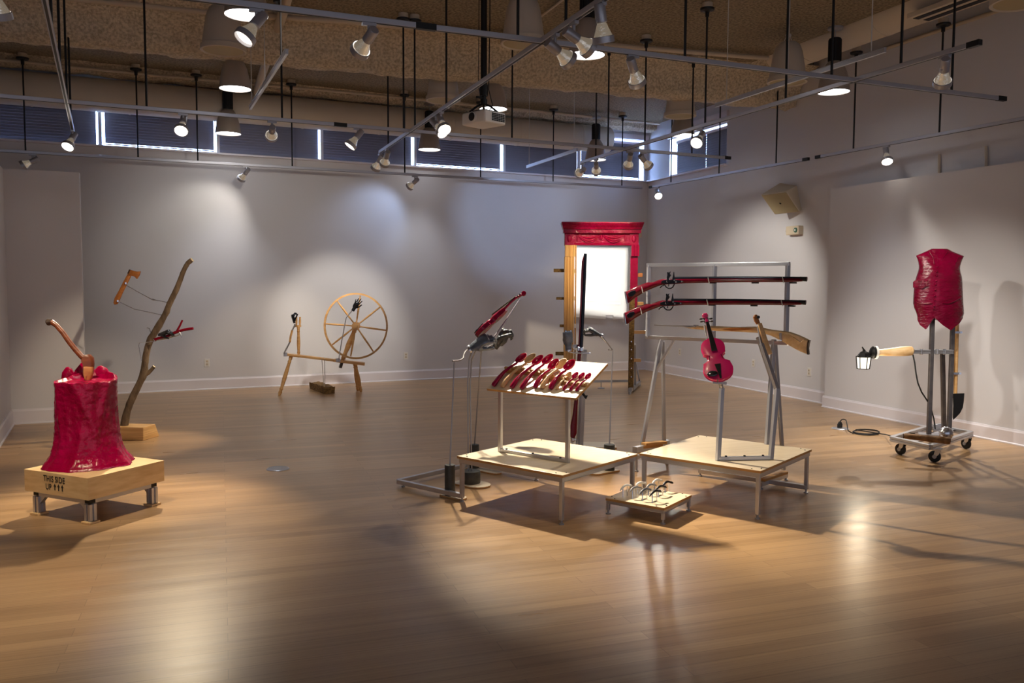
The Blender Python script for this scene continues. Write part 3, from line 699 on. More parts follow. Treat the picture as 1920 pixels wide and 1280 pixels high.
# corner loudspeaker: a wedge cabinet tipped down into the room
pc = at(1473, 369, depth_ := (V(XR - .24, 9.95, 2.9) - EYE).dot(FWD))
fpx = [(1426, 364), (1475, 358.5), (1499, 396.5), (1452, 402)]; d0 = depth_ - .12
front = [at(1426, 365, d0 + .10), at(1475, 358.5, d0 - .05), at(1500, 397, d0 + .02), at(1452, 402, d0 + .17)]
back = [at(1461, 343, d0 + .50), at(1513, 337, d0 + .38), at(1527, 372, d0 + .40), at(1492, 398, d0 + .52)]
t = thing('wall_loudspeaker', 'beige wedge loudspeaker on the side wall, tipped down into the room', 'loudspeaker', pc)
mb = MB(); f = mb.verts(front); b = mb.verts(back)
for i in range(4): mb.face([f[i], f[(i + 1) % 4], b[(i + 1) % 4], b[i]])
mb.face(f[::-1]); mb.face(b); mb.obj('cabinet', M['beige_plastic'], t, bevel=.012)
nf = (front[1] - front[0]).cross(front[3] - front[0]).normalized()
if nf.dot(FWD) > 0: nf = -nf
c = sum(front, V(0, 0, 0)) / 4
mb = MB(); mb.slab([c + (p - c) * .93 + nf * .006 for p in front], nf, .012, .003); g = mb.obj('grille', M['grille'], t)
mb = MB(); mb.slab([c + (p - c) * .06 + nf * .014 for p in front], nf, .006); mb.obj('badge', M['black'], g)
mb = MB(); bc = sum(back, V(0, 0, 0)) / 4; mb.cyl(bc, V(XR, bc.y + .02, bc.z), .03, 12); mb.obj('bracket', M['black'], t, smooth=True)
# floor boxes
def floor_box(name, label, p, r):
    t = thing(name, label, 'floor socket', p)
    mb = MB(); mb.lathe([(r, 0), (r, .004), (r * .94, .009), (r * .86, .010), (r * .84, .006)], Matrix.Translation(p), 36); mb.obj('ring', M['alu'], t, smooth=True)
    mb = MB(); mb.lathe([(r * .83, .0), (r * .83, .0075), (r * .4, .0078), (.001, .0078)], Matrix.Translation(p), 32); mb.obj('lid', M['alu_dark'], t, smooth=True)
    return t
floor_box('floor_socket', 'round metal floor socket cover alone on the open floor', fl(521, 879), .097)
floor_box('floor_socket', 'round metal floor socket with the black plug in it, near the side wall', fl(1576, 803.5), .098)
# ================================================================ CAST HANDS
def hand_mesh(curl, thumb=(0.7, 0.65, -0.3), thumb2=(0.35, 0.8, -0.5), spread=0.10, wrist=0.05, mirror=False, k=1.0, stag=0.0):
    """one continuous hand: wrist at the origin, fingers along +Y, back of the hand +Z, thumb on +X"""
    mb = MB()
    mb.tube([(0, -wrist, 0), (0, -.01, 0), (0, .03, 0), (0, .065, .002), (0, .092, .002), (0, .102, 0)], [.026, .027, .035, .041, .041, .032], 16, 0.52, V(0, 0, 1))
    mb.tube([(-.022, .005, -.006), (-.026, .04, -.009), (-.024, .075, -.006)], [.014, .018, .014], 10)      # heel of the hand
    mb.tube([(.012, .0, -.006), (.022, .028, -.010), (.030, .05, -.010)], [.014, .019, .013], 10)           # ball of the thumb
    bases = [(.030, .090), (.010, .097), (-.011, .093), (-.030, .083)]; lens = [.070, .078, .073, .057]; rad = [.0100, .0104, .0098, .0086]
    for i in range(4):
        p = V(bases[i][0], bases[i][1] - .012, 0.001); th = 0; sx = spread * (1 - i * 0.66); pts = [p.copy()]; rr = [rad[i] * 1.08]
        c = curl[i] if hasattr(curl[0], '__len__') else curl
        for j, fr in enumerate((.46, .31, .27)):
            th += c[j] + stag * i * .12
            d = V(sx * math.cos(th) if th < 1.6 else 0, math.cos(th), -math.sin(th)).normalized()
            L_ = lens[i] * fr + (.012 if j == 0 else 0)
            pts.append(p + d * L_ * .55); rr.append(rad[i] * (1 - .09 * j) * .96); p = p + d * L_; pts.append(p.copy()); rr.append(rad[i] * (1 - .11 * (j + 1)) * (1.04 if j < 2 else .8))
        mb.tube(pts, rr, 10)
        mb.sphere(pts[-1], rr[-1], 8)
    p = V(.026, .022, -.008); t1 = V(*thumb).normalized(); t2 = V(*thumb2).normalized()
    pts = [p, p + t1 * .022, p + t1 * .042, p + t1 * .042 + t2 * .016, p + t1 * .042 + t2 * .031, p + t1 * .042 + t2 * .054]
    mb.tube(pts, [.015, .0135, .0122, .0112, .0112, .0088], 10); mb.sphere(pts[-1], .0088, 8)
    bm = mb.bm
    S_ = Matrix.Diagonal((-k if mirror else k, k, k, 1)); bm.transform(S_)
    if mirror: bmesh.ops.reverse_faces(bm, faces=bm.faces)
    me = bpy.data.meshes.new('hand'); bm.to_mesh(me); bm.free()
    o = bpy.data.objects.new('hand', me); COL.objects.link(o)
    r = o.modifiers.new('r', 'REMESH'); r.mode = 'VOXEL'; r.voxel_size = .0034 * k
    s = o.modifiers.new('s', 'SMOOTH'); s.iterations = 2; s.factor = .5
    dg = bpy.context.evaluated_depsgraph_get(); out = bpy.data.meshes.new_from_object(o.evaluated_get(dg))
    bpy.data.objects.remove(o); bpy.data.meshes.remove(me)
    for p in out.polygons: p.use_smooth = True
    return out
def cast_hand(label, m, wrist, fingers, back, group=None, cuff=None, **kw):
    """a cast hand: its wrist and fingertips direction in the room, and where its back looks"""
    y = fingers.normalized(); z = (back - y * back.dot(y)).normalized(); x = y.cross(z)
    wl = kw.get('wrist_len', .05); kw.pop('wrist_len', None); k = kw.get('k', 1.0)
    t = thing('cast_hand', label, 'hand sculpture', wrist, group=group)
    t.matrix_basis = basis(x, y, z, wrist)
    me = hand_mesh(wrist=wl, **kw); me.materials.clear(); me.materials.append(m); me.name = 'hand_body'
    o = bpy.data.objects.new('hand_body', me); COL.objects.link(o); o.parent = t
    if cuff:
        mb = MB(); mb.lathe([(.020 * k, -.012), (.027 * k, -.012), (.028 * k, .0), (.026 * k, .004)], Matrix.Translation((0, -wl * k, 0)) @ Matrix.Diagonal((1, 1, .72, 1)) @ Matrix.Rotation(-PI / 2, 4, 'X'), 18)
        mb.obj('wrist_cuff', cuff, t, world=False, smooth=True)
    return t

# ================================================================ CRIMSON STUMP ON ITS CRATE
bL, bF, bR = fl(40.5, 878.6, .322), fl(164.5, 896.6, .322), fl(285.9, 862.2, .322)
e1 = xy(bL - bF); e2 = xy(bR - bF); w1, w2 = e1.length, e2.length; e1.normalize(); e2 = (e2 - e1 * e2.dot(e1)).normalized()
w1 = w2 = 0.635
F0 = xy(bF); BC = F0 + e1 * w1 / 2 + e2 * w2 / 2
CR = Matrix((e1, e2, V(0, 0, 1))).transposed()
if e1.cross(e2).z < 0: CR = Matrix((-e1, e2, V(0, 0, 1))).transposed()
t = thing('crate_stand', 'pine crate stencilled THIS SIDE UP on short aluminium legs', 'crate stand', BC)
ZB, ZT = 0.172, 0.322
mb = MB()
th = .02
mb.box(BC + V(0, 0, ZT - th / 2), (w1, w2, th), CR)
for s in (-1, 1):
    mb.box(BC + e2 * s * (w2 / 2 - th / 2) + V(0, 0, (ZB + ZT - th) / 2), (w1, th, ZT - ZB - th - .0005), CR)
    mb.box(BC + e1 * s * (w1 / 2 - th / 2) + V(0, 0, (ZB + ZT - th) / 2), (th, w2 - 2 * th, ZT - ZB - th - .0005), CR)
M['pine_x'] = mat('pine_crate_boards', lin(206, 164, 112), 0.5, col2=lin(236, 204, 152), scale=(5, 5, 30), detail=7, bump=0.08, contrast=(.25, .75))
box = mb.obj('box', M['pine_x'], t, bevel=.003)
# stencil on the face between the left and front corners
def text_obj(name, body, size, org, ex, ey, mat_, parent, sx=1.0, depth=.0006):
    cu = bpy.data.curves.new(name, 'FONT'); cu.body = body; cu.size = size; cu.extrude = depth; cu.offset = size * .012; cu.space_character = 1.08; cu.align_x = 'CENTER'
    o = bpy.data.objects.new(name, cu); COL.objects.link(o)
    me = bpy.data.meshes.new_from_object(o.evaluated_get(bpy.context.evaluated_depsgraph_get())); bpy.data.objects.remove(o)
    ez = ex.cross(ey)
    me.transform(world_of(parent).inverted() @ basis(ex * sx, ey, ez, org)); me.materials.clear(); me.materials.append(mat_)
    q = bpy.data.objects.new(name, me); COL.objects.link(q); q.parent = parent; return q
nf = -e2; ex = -e1 if (-e1).dot(RGT) > 0 else e1
fc = F0 + e1 * (w1 * .52) + nf * .0012
text_obj('lettering', 'THIS SIDE', .058, fc + V(0, 0, .262), ex, V(0, 0, 1), M['stencil'], box, 0.80)
text_obj('lettering', 'UP', .058, fc + V(0, 0, .206) - ex * .058, ex, V(0, 0, 1), M['stencil'], box, 0.80)
mb = MB()
for i in range(3):
    c = fc + ex * (.006 + i * .037) + V(0, 0, .207)
    mb.slab([c + ex * a * .75 + V(0, 0, b) for a, b in ((-.006, 0), (.006, 0), (.006, .026), (.017, .024), (0, .046), (-.017, .024), (-.006, .026))], nf, .001)
mb.obj('arrows', M['stencil'], box)
# aluminium profile frame and legs
mb = MB(); ins = .06
cs = [BC + e1 * a * (w1 / 2 - ins) + e2 * b * (w2 / 2 - ins) for a, b in ((1, 1), (1, -1), (-1, -1), (-1, 1))]
for i in range(4):
    a, b = cs[i], cs[(i + 1) % 4]; mb.beam(a + V(0, 0, .152), b + V(0, 0, .152), .04, .038)
mb.obj('frame', M['alu'], t, bevel=.002)
for i, c in enumerate(cs):
    mb = MB()
    for a in (-1, 1):
        for b in (-1, 1): mb.box(c + e1 * a * .017 + e2 * b * .017 + V(0, 0, .073), (.022, .022, .116), CR)
    mb.box(c + V(0, 0, .073), (.036, .036, .114), CR)
    lg = mb.obj('leg', M['alu'], t, bevel=.002)
    mb = MB(); mb.box(c + V(0, 0, .0075), (.085, .085, .015), CR); mb.obj('foot', M['pine'], lg, bevel=.003)
    mb = MB(); q = e1 if i < 2 else -e1
    mb.slab([c - q * .025 + V(0, 0, .132), c - q * .085 + V(0, 0, .132), c - q * .025 + V(0, 0, .075)], e2, .03); mb.obj('gusset', M['alu'], lg)
    mb = MB(); mb.box(c + V(0, 0, .152), (.046, .046, .03), CR); mb.obj('corner_block', M['black'], lg)

# the stump: a flared cast with folds, torn rim at the back
SC = fl(166, 868, ZT); SC.z = 0
dep = (SC - EYE).dot(FWD)
def hw(px): return px / F_PX * dep
RB = Vector((RGT.x, RGT.y, 0)).normalized(); FB = Vector((FWD.x, FWD.y, 0)).normalized()
top_z = ZT + .60
mb = MB(); nA, nZ = 96, 60; rings = []
def stump_r(a, f):
    prof = [(0, .300), (.03, .292), (.07, .27), (.13, .246), (.22, .226), (.34, .212), (.5, .204), (.75, .203), (1, .207)]
    for (f0, r0), (f1, r1) in zip(prof, prof[1:]):
        if f0 <= f <= f1: r = r0 + (r1 - r0) * (f - f0) / (f1 - f0)
    p = V(math.cos(a), math.sin(a), 0)
    fold = noise.noise(V(p.x * 2.1, p.y * 2.1, f * .8 + 3)) * .016 + noise.noise(V(p.x * 5.5, p.y * 5.5, f * 1.8)) * .010
    root = max(0, .35 - f) * .10 * (noise.noise(V(p.x * 2.4 + 7, p.y * 2.4, 0)) + .1)
    bark = noise.noise(V(p.x * 9, p.y * 9, f * 22)) * .0045 + noise.noise(V(p.x * 16, p.y * 16, f * 44)) * .003
    ax = math.exp(-((a - 4.75 - .35 * (1 - f)) / .16) ** 2) * (.020 if f > .35 else .014)
    def ridge(a0, f0, a1, f1):
        x, y = a - 4.712, f * 1.2; x0, y0, x1, y1 = a0, f0 * 1.2, a1, f1 * 1.2
        dx, dy = x1 - x0, y1 - y0; s = max(0, min(1, ((x - x0) * dx + (y - y0) * dy) / (dx * dx + dy * dy)))
        return math.exp(-(((x - x0 - dx * s) ** 2 + (y - y0 - dy * s) ** 2) / .10 ** 2))
    v = max(ridge(.05, 1.0, .72, .40), ridge(1.15, .95, .72, .40)) * .016 + ridge(-.55, .55, -.25, .05) * .012 + ridge(.25, .38, .1, .02) * .012
    return r + fold + root + bark + ax * .4 + v
for i in range(nZ + 1):
    f = i / nZ; pts = []
    for j in range(nA):
        a = 2 * PI * j / nA; r = stump_r(a, f)
        back = max(0, math.sin(a)) ** 2
        z = ZT + .60 * f
        if f > .93:
            u_ = (f - .93) / .07; z += u_ * (.035 * back + .05 * back * max(0, noise.noise(V(math.cos(a) * 3.5, math.sin(a) * 3.5, 9))) + .012 * noise.noise(V(math.cos(a) * 8, math.sin(a) * 8, 1)))
        if f < .02: z = ZT + .001
        pts.append(SC + RB * (r * math.cos(a)) + FB * (r * math.sin(a) * .98) + V(0, 0, z))
    rings.append(mb.verts(pts))
for q, dz in ((.90, .004), (.85, -.012), (.6, -.012), (.3, -.006), (.02, -.004)):
    pts = []
    for j in range(nA):
        a = 2 * PI * j / nA; r = stump_r(a, 1) * q; back = max(0, math.sin(a)) ** 2
        z = top_z + dz + (.03 * back if q > .88 else 0) + .02 * q * math.sin(a) + .008 * noise.noise(V(math.cos(a) * q * 4, math.sin(a) * q * 4, 5))
        pts.append(SC + RB * (r * math.cos(a)) + FB * (r * math.sin(a)) + V(0, 0, z))
    rings.append(mb.verts(pts))
for A, B in zip(rings, rings[1:]):
    for j in range(nA): mb.face([A[j], A[(j + 1) % nA], B[(j + 1) % nA], B[j]])
mb.face(rings[0][::-1]); mb.face(rings[-1])
t = thing('stump_cast', 'glossy crimson cast of a tree stump with torn rim, standing on the crate', 'stump', SC + V(0, 0, ZT))
mb.obj('trunk_body', M['red'], t, smooth=True, ang=80)
# torn splinters standing at the rear rim
mb = MB()
for px, h, w in ((128, .075, .05), (160, .115, .085), (190, .085, .075), (146, .05, .05), (205, .04, .04)):
    c = at(px, 704, dep + .13); c.z = top_z + .0
    n = (FB + RB * random.uniform(-.3, .3)).normalized(); s_ = V(-n.y, n.x, 0)
    mb.slab([c - s_ * w + V(0, 0, -.03), c + s_ * w + V(0, 0, -.03), c + s_ * w * .8 + V(0, 0, h * .45), c + s_ * w * .25 + V(0, 0, h * .95), c + V(0, 0, h), c - s_ * w * .5 + V(0, 0, h * .8), c - s_ * w * .9 + V(0, 0, h * .3)], n, .035, .008)
mb.obj('torn_splinter', M['red'], t, smooth=True, ang=50)
# the axe
AD = dep - .02
hp = [at(x, y, AD + .0) for x, y in ((91, 604), (96, 603), (106, 610), (118, 624), (130, 641), (142, 656), (153, 668), (161, 674))]
t = thing('axe', 'red-brown wooden axe stuck in the crimson stump, handle slanting up', 'axe', hp[-1])
mb = MB(); mb.tube(hp[1:], [.020, .0175, .0175, .0185, .019, .020, .022], 14, 1.0); mb.obj('handle', M['axe'], t, smooth=True)
mb = MB(); n = (hp[1] - hp[0]).normalized(); mb.tube([hp[0] - n * .006, hp[0], hp[1] + n * .004], [.030, .033, .024], 14, .75, UPV); mb.obj('handle_knob', M['dark_wood'], t, smooth=True)
mb = MB(); hd = [at(x, y, AD) for x, y in ((160, 665), (167, 664), (173, 670), (174, 682), (172, 700), (169, 714), (162, 714), (159, 700), (159, 684), (155, 676))]
mb.slab(hd, (FWD + RGT * .5), .05, .012); mb.obj('axe_head', M['axe'], t, smooth=True, ang=50)
mb = MB(); bl = [at(x, y, AD - .012) for x, y in ((159.5, 686), (173, 688), (171.5, 703), (167, 716), (163, 716), (159.8, 703))]
mb.slab(bl, (FWD + RGT * .5), .05, .014); mb.obj('axe_bit', M['axe_end'], t, smooth=True, ang=50)

# ================================================================ BRANCH SCULPTURE
q0 = fl(268, 826)
D = (q0 - EYE).dot(FWD)
t = thing('branch_sculpture', 'bare leaning tree branch planted in a tapered wooden block', 'sculpture', fl(262, 812))
BRANCH = t
top = [fl(x, y, .155) for x, y in ((212, 797), (240, 792), (291, 794), (268, 801))]
bot = [fl(205, 818), fl(240, 806), fl(299, 816), fl(268, 826)]
topz = up(q0, 801)
top = [fl(200, 800.5, topz), fl(221, 793, topz), fl(291, 794.5, topz), fl(268.5, 801, topz)]
bot = [fl(196, 825), fl(219, 812.5), fl(299, 817.0), fl(268.5, 826)]
mb = MB(); A = mb.verts(bot); B = mb.verts(top)
for i in range(4): mb.face([A[i], A[(i + 1) % 4], B[(i + 1) % 4], B[i]])
mb.face(A[::-1]); mb.face(B)
M['block'] = mat('laminated_pine_block', lin(188, 142, 86), 0.5, col2=lin(226, 184, 126), scale=(2, 2, 75), detail=2, bump=.04)
mb.obj('base_block', M['block'], t, bevel=.006)
DB = D + .10
bp = [(233, 800), (237, 776), (243, 757), (252, 738), (261, 719), (268, 705), (271, 692), (273, 670), (277, 650), (283, 634), (293, 618), (303, 602), (312, 585), (318, 569), (324, 557), (332, 540), (338, 524), (345, 506), (352, 493), (360, 487)]
bw_ = [15, 13.5, 13, 12.5, 12, 13.5, 13, 11.5, 11.5, 13, 12.5, 11.5, 11, 10.5, 10, 9.5, 9, 8.8, 8.6, 8.6]
pts = [at(x, y, DB - .003 * i) for i, (x, y) in enumerate(bp)]; pts[0].z = topz - .005
P2, R2 = [], []
for i in range(len(pts) - 1):
    for s_ in (0, .33, .66):
        P2.append(pts[i].lerp(pts[i + 1], s_)); R2.append((bw_[i] + (bw_[i + 1] - bw_[i]) * s_) / 2 / F_PX * DB * (1 + .10 * noise.noise(V(i + s_, 3, 1))))
P2.append(pts[-1]); R2.append(bw_[-1] / 2 / F_PX * DB)
mb = MB(); mb.tube(P2, R2, 12)
mb.tube([at(270, 703, DB), at(278, 699, DB), at(284, 693, DB), at(289, 687, DB)], [.026, .022, .018, .017], 10)
for v in mb.bm.verts: v.co += V(noise.noise(v.co * 22), noise.noise(v.co * 22 + V(5, 0, 0)), noise.noise(v.co * 22 + V(0, 9, 0))) * .004
BR_OBJ = mb.obj('branch', M['bark'], t, smooth=True, ang=80)
d = (P2[-1] - P2[-2]).normalized()
mb = MB(); mb.cyl(P2[-1], P2[-1] + d * .004, R2[-1] * .98, 14); mb.obj('cut_end', M['cutwood'], t, smooth=True)
mb = MB(); e = at(289, 687, DB); d2 = (e - at(284, 693, DB)).normalized(); mb.cyl(e, e + d2 * .003, .0165, 10); mb.obj('cut_end', M['cutwood'], t)
# hatchet held off the branch by two bent rods
HD = DB + .05
def rodpath(pts, d, r, m, name, parent):
    mb = MB(); mb.tube([at(x, y, dd) for (x, y), dd in zip(pts, d if hasattr(d, '__len__') else [d] * len(pts))], r, 8); return mb.obj(name, m, parent, smooth=True)
rodpath([(237, 535), (262, 549), (284, 561), (300, 564), (318, 568)], [HD + .0, HD, HD, HD - .02, DB], .0042, M['steel'], 'support_rod', t)
rodpath([(224, 566), (236, 572), (252, 579.5), (272, 583.5), (306, 591)], [HD, HD, HD, HD - .02, DB], .0042, M['steel'], 'support_rod', t)
mb = MB(); mb.tube([at(281, 560, HD), at(287, 561.5, HD), at(294, 563, HD)], [.003, .009, .003], 8); mb.obj('rod_ferrule', M['steel'], t, smooth=True)
h = thing('hatchet', 'small brown wooden hatchet floating on two rods beside the branch top', 'hatchet', at(230, 540, HD))
mb = MB(); mb.slab([at(x, y, HD) for x, y in ((240, 513), (246, 517), (238, 533), (230, 549), (223, 565), (220, 570), (215, 571), (213, 568), (215, 559), (224, 543), (232, 527))], FWD, .026, .007); mb.obj('handle', M['hatchet'], h, smooth=True, ang=50)
mb = MB(); mb.slab([at(x, y, HD) for x, y in ((245, 505.5), (252, 508), (258, 509), (263.5, 508.5), (262, 515), (257, 523), (253, 518.5), (247.5, 517), (240, 517), (240, 513))], FWD, .03, .006); mb.obj('hatchet_head', M['hatchet'], h, smooth=True, ang=50)
mb = MB(); mb.slab([at(x, y, HD) for x, y in ((243, 505), (246, 506), (242.5, 514), (239.5, 512.5))], FWD, .034, .004); mb.obj('poll', M['dark_wood'], h)
for p in ((236, 531), (221, 564)):
    mb = MB(); c = at(p[0], p[1], HD - .02); mb.box(c, (.016, .03, .02)); mb.obj('clip', M['steel'], h)
# hand, red twigs and bright rail at mid height
TW = DB - .16
rodpath([(288, 640), (270, 642), (261, 642.5), (260, 648), (262, 660), (265, 676)], [TW, DB - .05, DB - .05, DB - .05, DB - .04, DB - .03], .004, M['steel'], 'support_rod', t)
rodpath([(275, 614.5), (280, 615.5), (283, 625)], DB - .05, .004, M['steel'], 'support_rod', t)
s = thing('red_twig', 'small crimson forked twig gripped by the black hand on the branch', 'twig', at(320, 630, TW))
mb = MB(); mb.tube([at(289, 637, TW), at(300, 633.5, TW), at(316, 629, TW), at(329, 623, TW), at(345, 618, TW), at(362, 615.5, TW)], [.017, .015, .014, .016, .014, .015], 10); mb.obj('twig_stem', M['red_deep'], s, smooth=True)
mb = MB(); mb.tube([at(330, 623, TW), at(337, 611, TW), at(342, 600, TW)], [.011, .010, .009], 8); mb.obj('twig_fork', M['red_deep'], s, smooth=True)
mb = MB(); mb.tube([at(295, 637.5, TW - .03), at(312, 634, TW - .03), at(331, 629.5, TW - .03)], [.008, .015, .008], 8, .6); mb.tube([at(331, 629.5, TW - .03), at(337, 627, TW - .03), at(337.5, 624, TW)], .004, 6)
mb.tube([at(336, 622, TW - .03), at(338.5, 626, TW - .03), at(341, 633, TW - .03)], .0055, 8)
mb.tube([at(288, 636, TW - .02), at(291, 640, TW - .03), at(295, 637.5, TW - .03)], .004, 6); mb.obj('holder_rail', M['steel'], t, smooth=True)
cast_hand('glossy black cast hand arched over the crimson twig on the branch', M['hand_black'], at(302, 626, TW - .01), RGT * 1 + UPV * .28 - FWD * .1, UPV * 1 - RGT * .3 - FWD * .55, curl=(.5, .8, .5), k=.92, wrist_len=.03, stag=.2, spread=.03)

# ================================================================ GREAT SPINNING WHEEL
LF, RF, RB_ = fl(523.5, 741.5), fl(677, 734.5), fl(671, 732)
wd = (LF - EYE).dot(FWD)
# the bench lies along the line from above the left foot to above the right feet
bA = at(536, 664, 12.25); bB = at(684, 682, 12.45)
t = thing('spinning_wheel', 'tall wooden spinning wheel with eight spokes on a three-legged bench', 'spinning wheel', fl(600, 738))
dx = (bB - bA).normalized(); nb = V(-dx.y, dx.x, 0).normalized()
if nb.dot(FWD) < 0: nb = -nb
mb = MB(); mb.beam(bA, bA.lerp(bB, .62), .10, .035); mb.beam(bA.lerp(bB, .60), bB, .15, .04); bench = mb.obj('bench', M['oak'], t, bevel=.006)
def turned(a, b, r, prof=None):
    prof = prof or [(0, .7), (.04, 1), (.10, 1), (.13, .75), (.16, 1.05), (.2, .8), (.45, 1.1), (.6, 1.15), (.8, .8), (.84, 1.1), (.87, .75), (.92, 1.05), (1, .6)]
    mb = MB(); mb.tube([a.lerp(b, f) for f, _ in prof], [r * k for _, k in prof], 12); return mb
for a, b in ((bA + dx * .08, LF), (bB - dx * .14 - nb * .05, RF), (bB - dx * .15 + nb * .04, RB_)):
    turned(a, b, .026).obj('leg', M['oak'], t, smooth=True)
WC = at(667.5, 611, 12.28); wn = (FWD * 1.0 + RGT * -.12); wn.z = 0; wn.normalize(); wr = V(wn.y, -wn.x, 0)
RW = .447
pts = [WC + wr * math.cos(2 * PI * k / 72) * RW + V(0, 0, math.sin(2 * PI * k / 72) * RW * 1.05) for k in range(72)]
mb = MB()
n_ = len(pts); prof = [(-.014, -.028), (.012, -.028), (.012, .028), (-.014, .028)]
rings = [mb.verts([p + (p - WC).normalized() * a + wn * b for a, b in prof]) for p in pts]
for i in range(n_):
    A, B = rings[i], rings[(i + 1) % n_]
    for j in range(4): mb.face([A[j], A[(j + 1) % 4], B[(j + 1) % 4], B[j]])
wheel = mb.obj('wheel_rim', M['oak'], t, smooth=True, ang=40)
mb = MB(); mb.cyl(WC - wn * .09, WC + wn * .09, .058, 20); mb.cyl(WC - wn * .12, WC - wn * .09, .028, 16); mb.obj('hub', M['oak'], t, smooth=True)
for px, py in ((633.5, 566), (713, 575), (723, 619), (699.5, 658), (620, 648.5), (612.5, 607), (675, 558), (657.5, 668)):
    e = onp(px, py, WC, wn); a = (e - WC).normalized()
    mb = MB(); mb.tube([WC + a * .05, WC + a * .1, WC + a * .2, WC + a * .3, WC + a * RW], [.011, .010, .014, .014, .010], 10); mb.obj('spoke', M['oak'], t, smooth=True)
# wheel post, spindle post, maidens, treadle rods
pb = at(638, 689, 12.40); turned(WC + wn * .10, at(642, 675, 12.38), .034).obj('wheel_post', M['oak'], t, smooth=True)
mb = MB(); mb.beam(at(643, 672, 12.38), pb, .04, .04); mb.obj('post_foot', M['iron'], t)
sp = at(560, 670, 12.28); turned(at(559.5, 611, 12.28), sp, .022).obj('spindle_post', M['oak'], t, smooth=True)
for x0 in (556, 562.5): turned(at(x0, 594, 12.28 + (x0 - 559) * .02), at(x0 - .3, 611, 12.28 + (x0 - 559) * .02), .014).obj('maiden', M['oak'], t, smooth=True)
mb = MB(); mb.beam(at(553.5, 611, 12.24), at(563.5, 611, 12.34), .03, .028); mb.obj('mother_of_all', M['oak'], t, bevel=.004)
rodpath([(534, 664), (534, 659), (539, 650), (544, 640), (547, 621), (552, 611), (553, 607)], 12.15, .011, M['alu_dark'], 'support_rod', t)
mb = MB(); mb.tube([at(x, y, 12.149) for x, y in ((543.5, 641), (545, 630), (548, 619))], .015, 8); mb.obj('rod_sleeve', M['oak'], t, smooth=True)
rodpath([(635, 676), (638, 655), (643, 627), (649, 596), (656, 587), (660, 582)], 12.1, .0075, M['alu'], 'support_rod', t)
mb = MB(); mb.box(at(634, 675, 12.15), (.06, .05, .05)); mb.box(at(535, 664, 12.2), (.05, .05, .06)); mb.obj('bracket', M['alu'], t, bevel=.004)
cast_hand('black cast hand raised in front of the spinning wheel rim', M['hand_black'], at(664.5, 577, 12.1), RGT * .55 + UPV * .95, -FWD + RGT * .2, curl=[(.25, .3, .2), (.15, .2, .15), (.2, .3, .2), (.35, .3, .2)], k=.92, wrist_len=.055, spread=.3)
cast_hand('black cast hand pinching beside the spindle of the spinning wheel', M['hand_black'], at(551, 602, 12.15), UPV - RGT * .18, -FWD * .6 - RGT * .8, curl=(.75, 1.1, .8), k=.95, wrist_len=.03)
# wooden block treadle below
bc = fl(607, 736); bd = (bc - EYE).dot(FWD)
t = thing('wood_block', 'rough wooden block on the floor under the spinning wheel, hung on two cords', 'wood block', bc)
fa = fl(587, 728); fb = fl(614, 738); dd = xy(fb - fa).normalized(); ee = V(dd.y, -dd.x, 0)
mb = MB(); mb.box((fa + fb) / 2 + V(0, 0, .052) + RGT * .03, ((fb - fa).length + .02, .16, .10), Matrix((dd, ee, V(0, 0, 1))).transposed())
bmesh.ops.subdivide_edges(mb.bm, edges=mb.bm.edges, cuts=9, use_grid_fill=True)
for v in mb.bm.verts:
    if v.co.z > .06: v.co.z += noise.noise(v.co * 18) * .022
    v.co += ee * noise.noise(v.co * 14) * .012
    v.co.z = max(v.co.z, .002)
mb.obj('block_body', M['rough_block'], t, smooth=True, ang=30)
for x0, x1 in ((603.5, 607), (608.5, 609.5)):
    mb = MB(); a = at(x0, 672, 12.28); b = at(x1, 725, bd); mb.cyl(a, b, .004, 6); mb.obj('cord', M['hanger'], t)
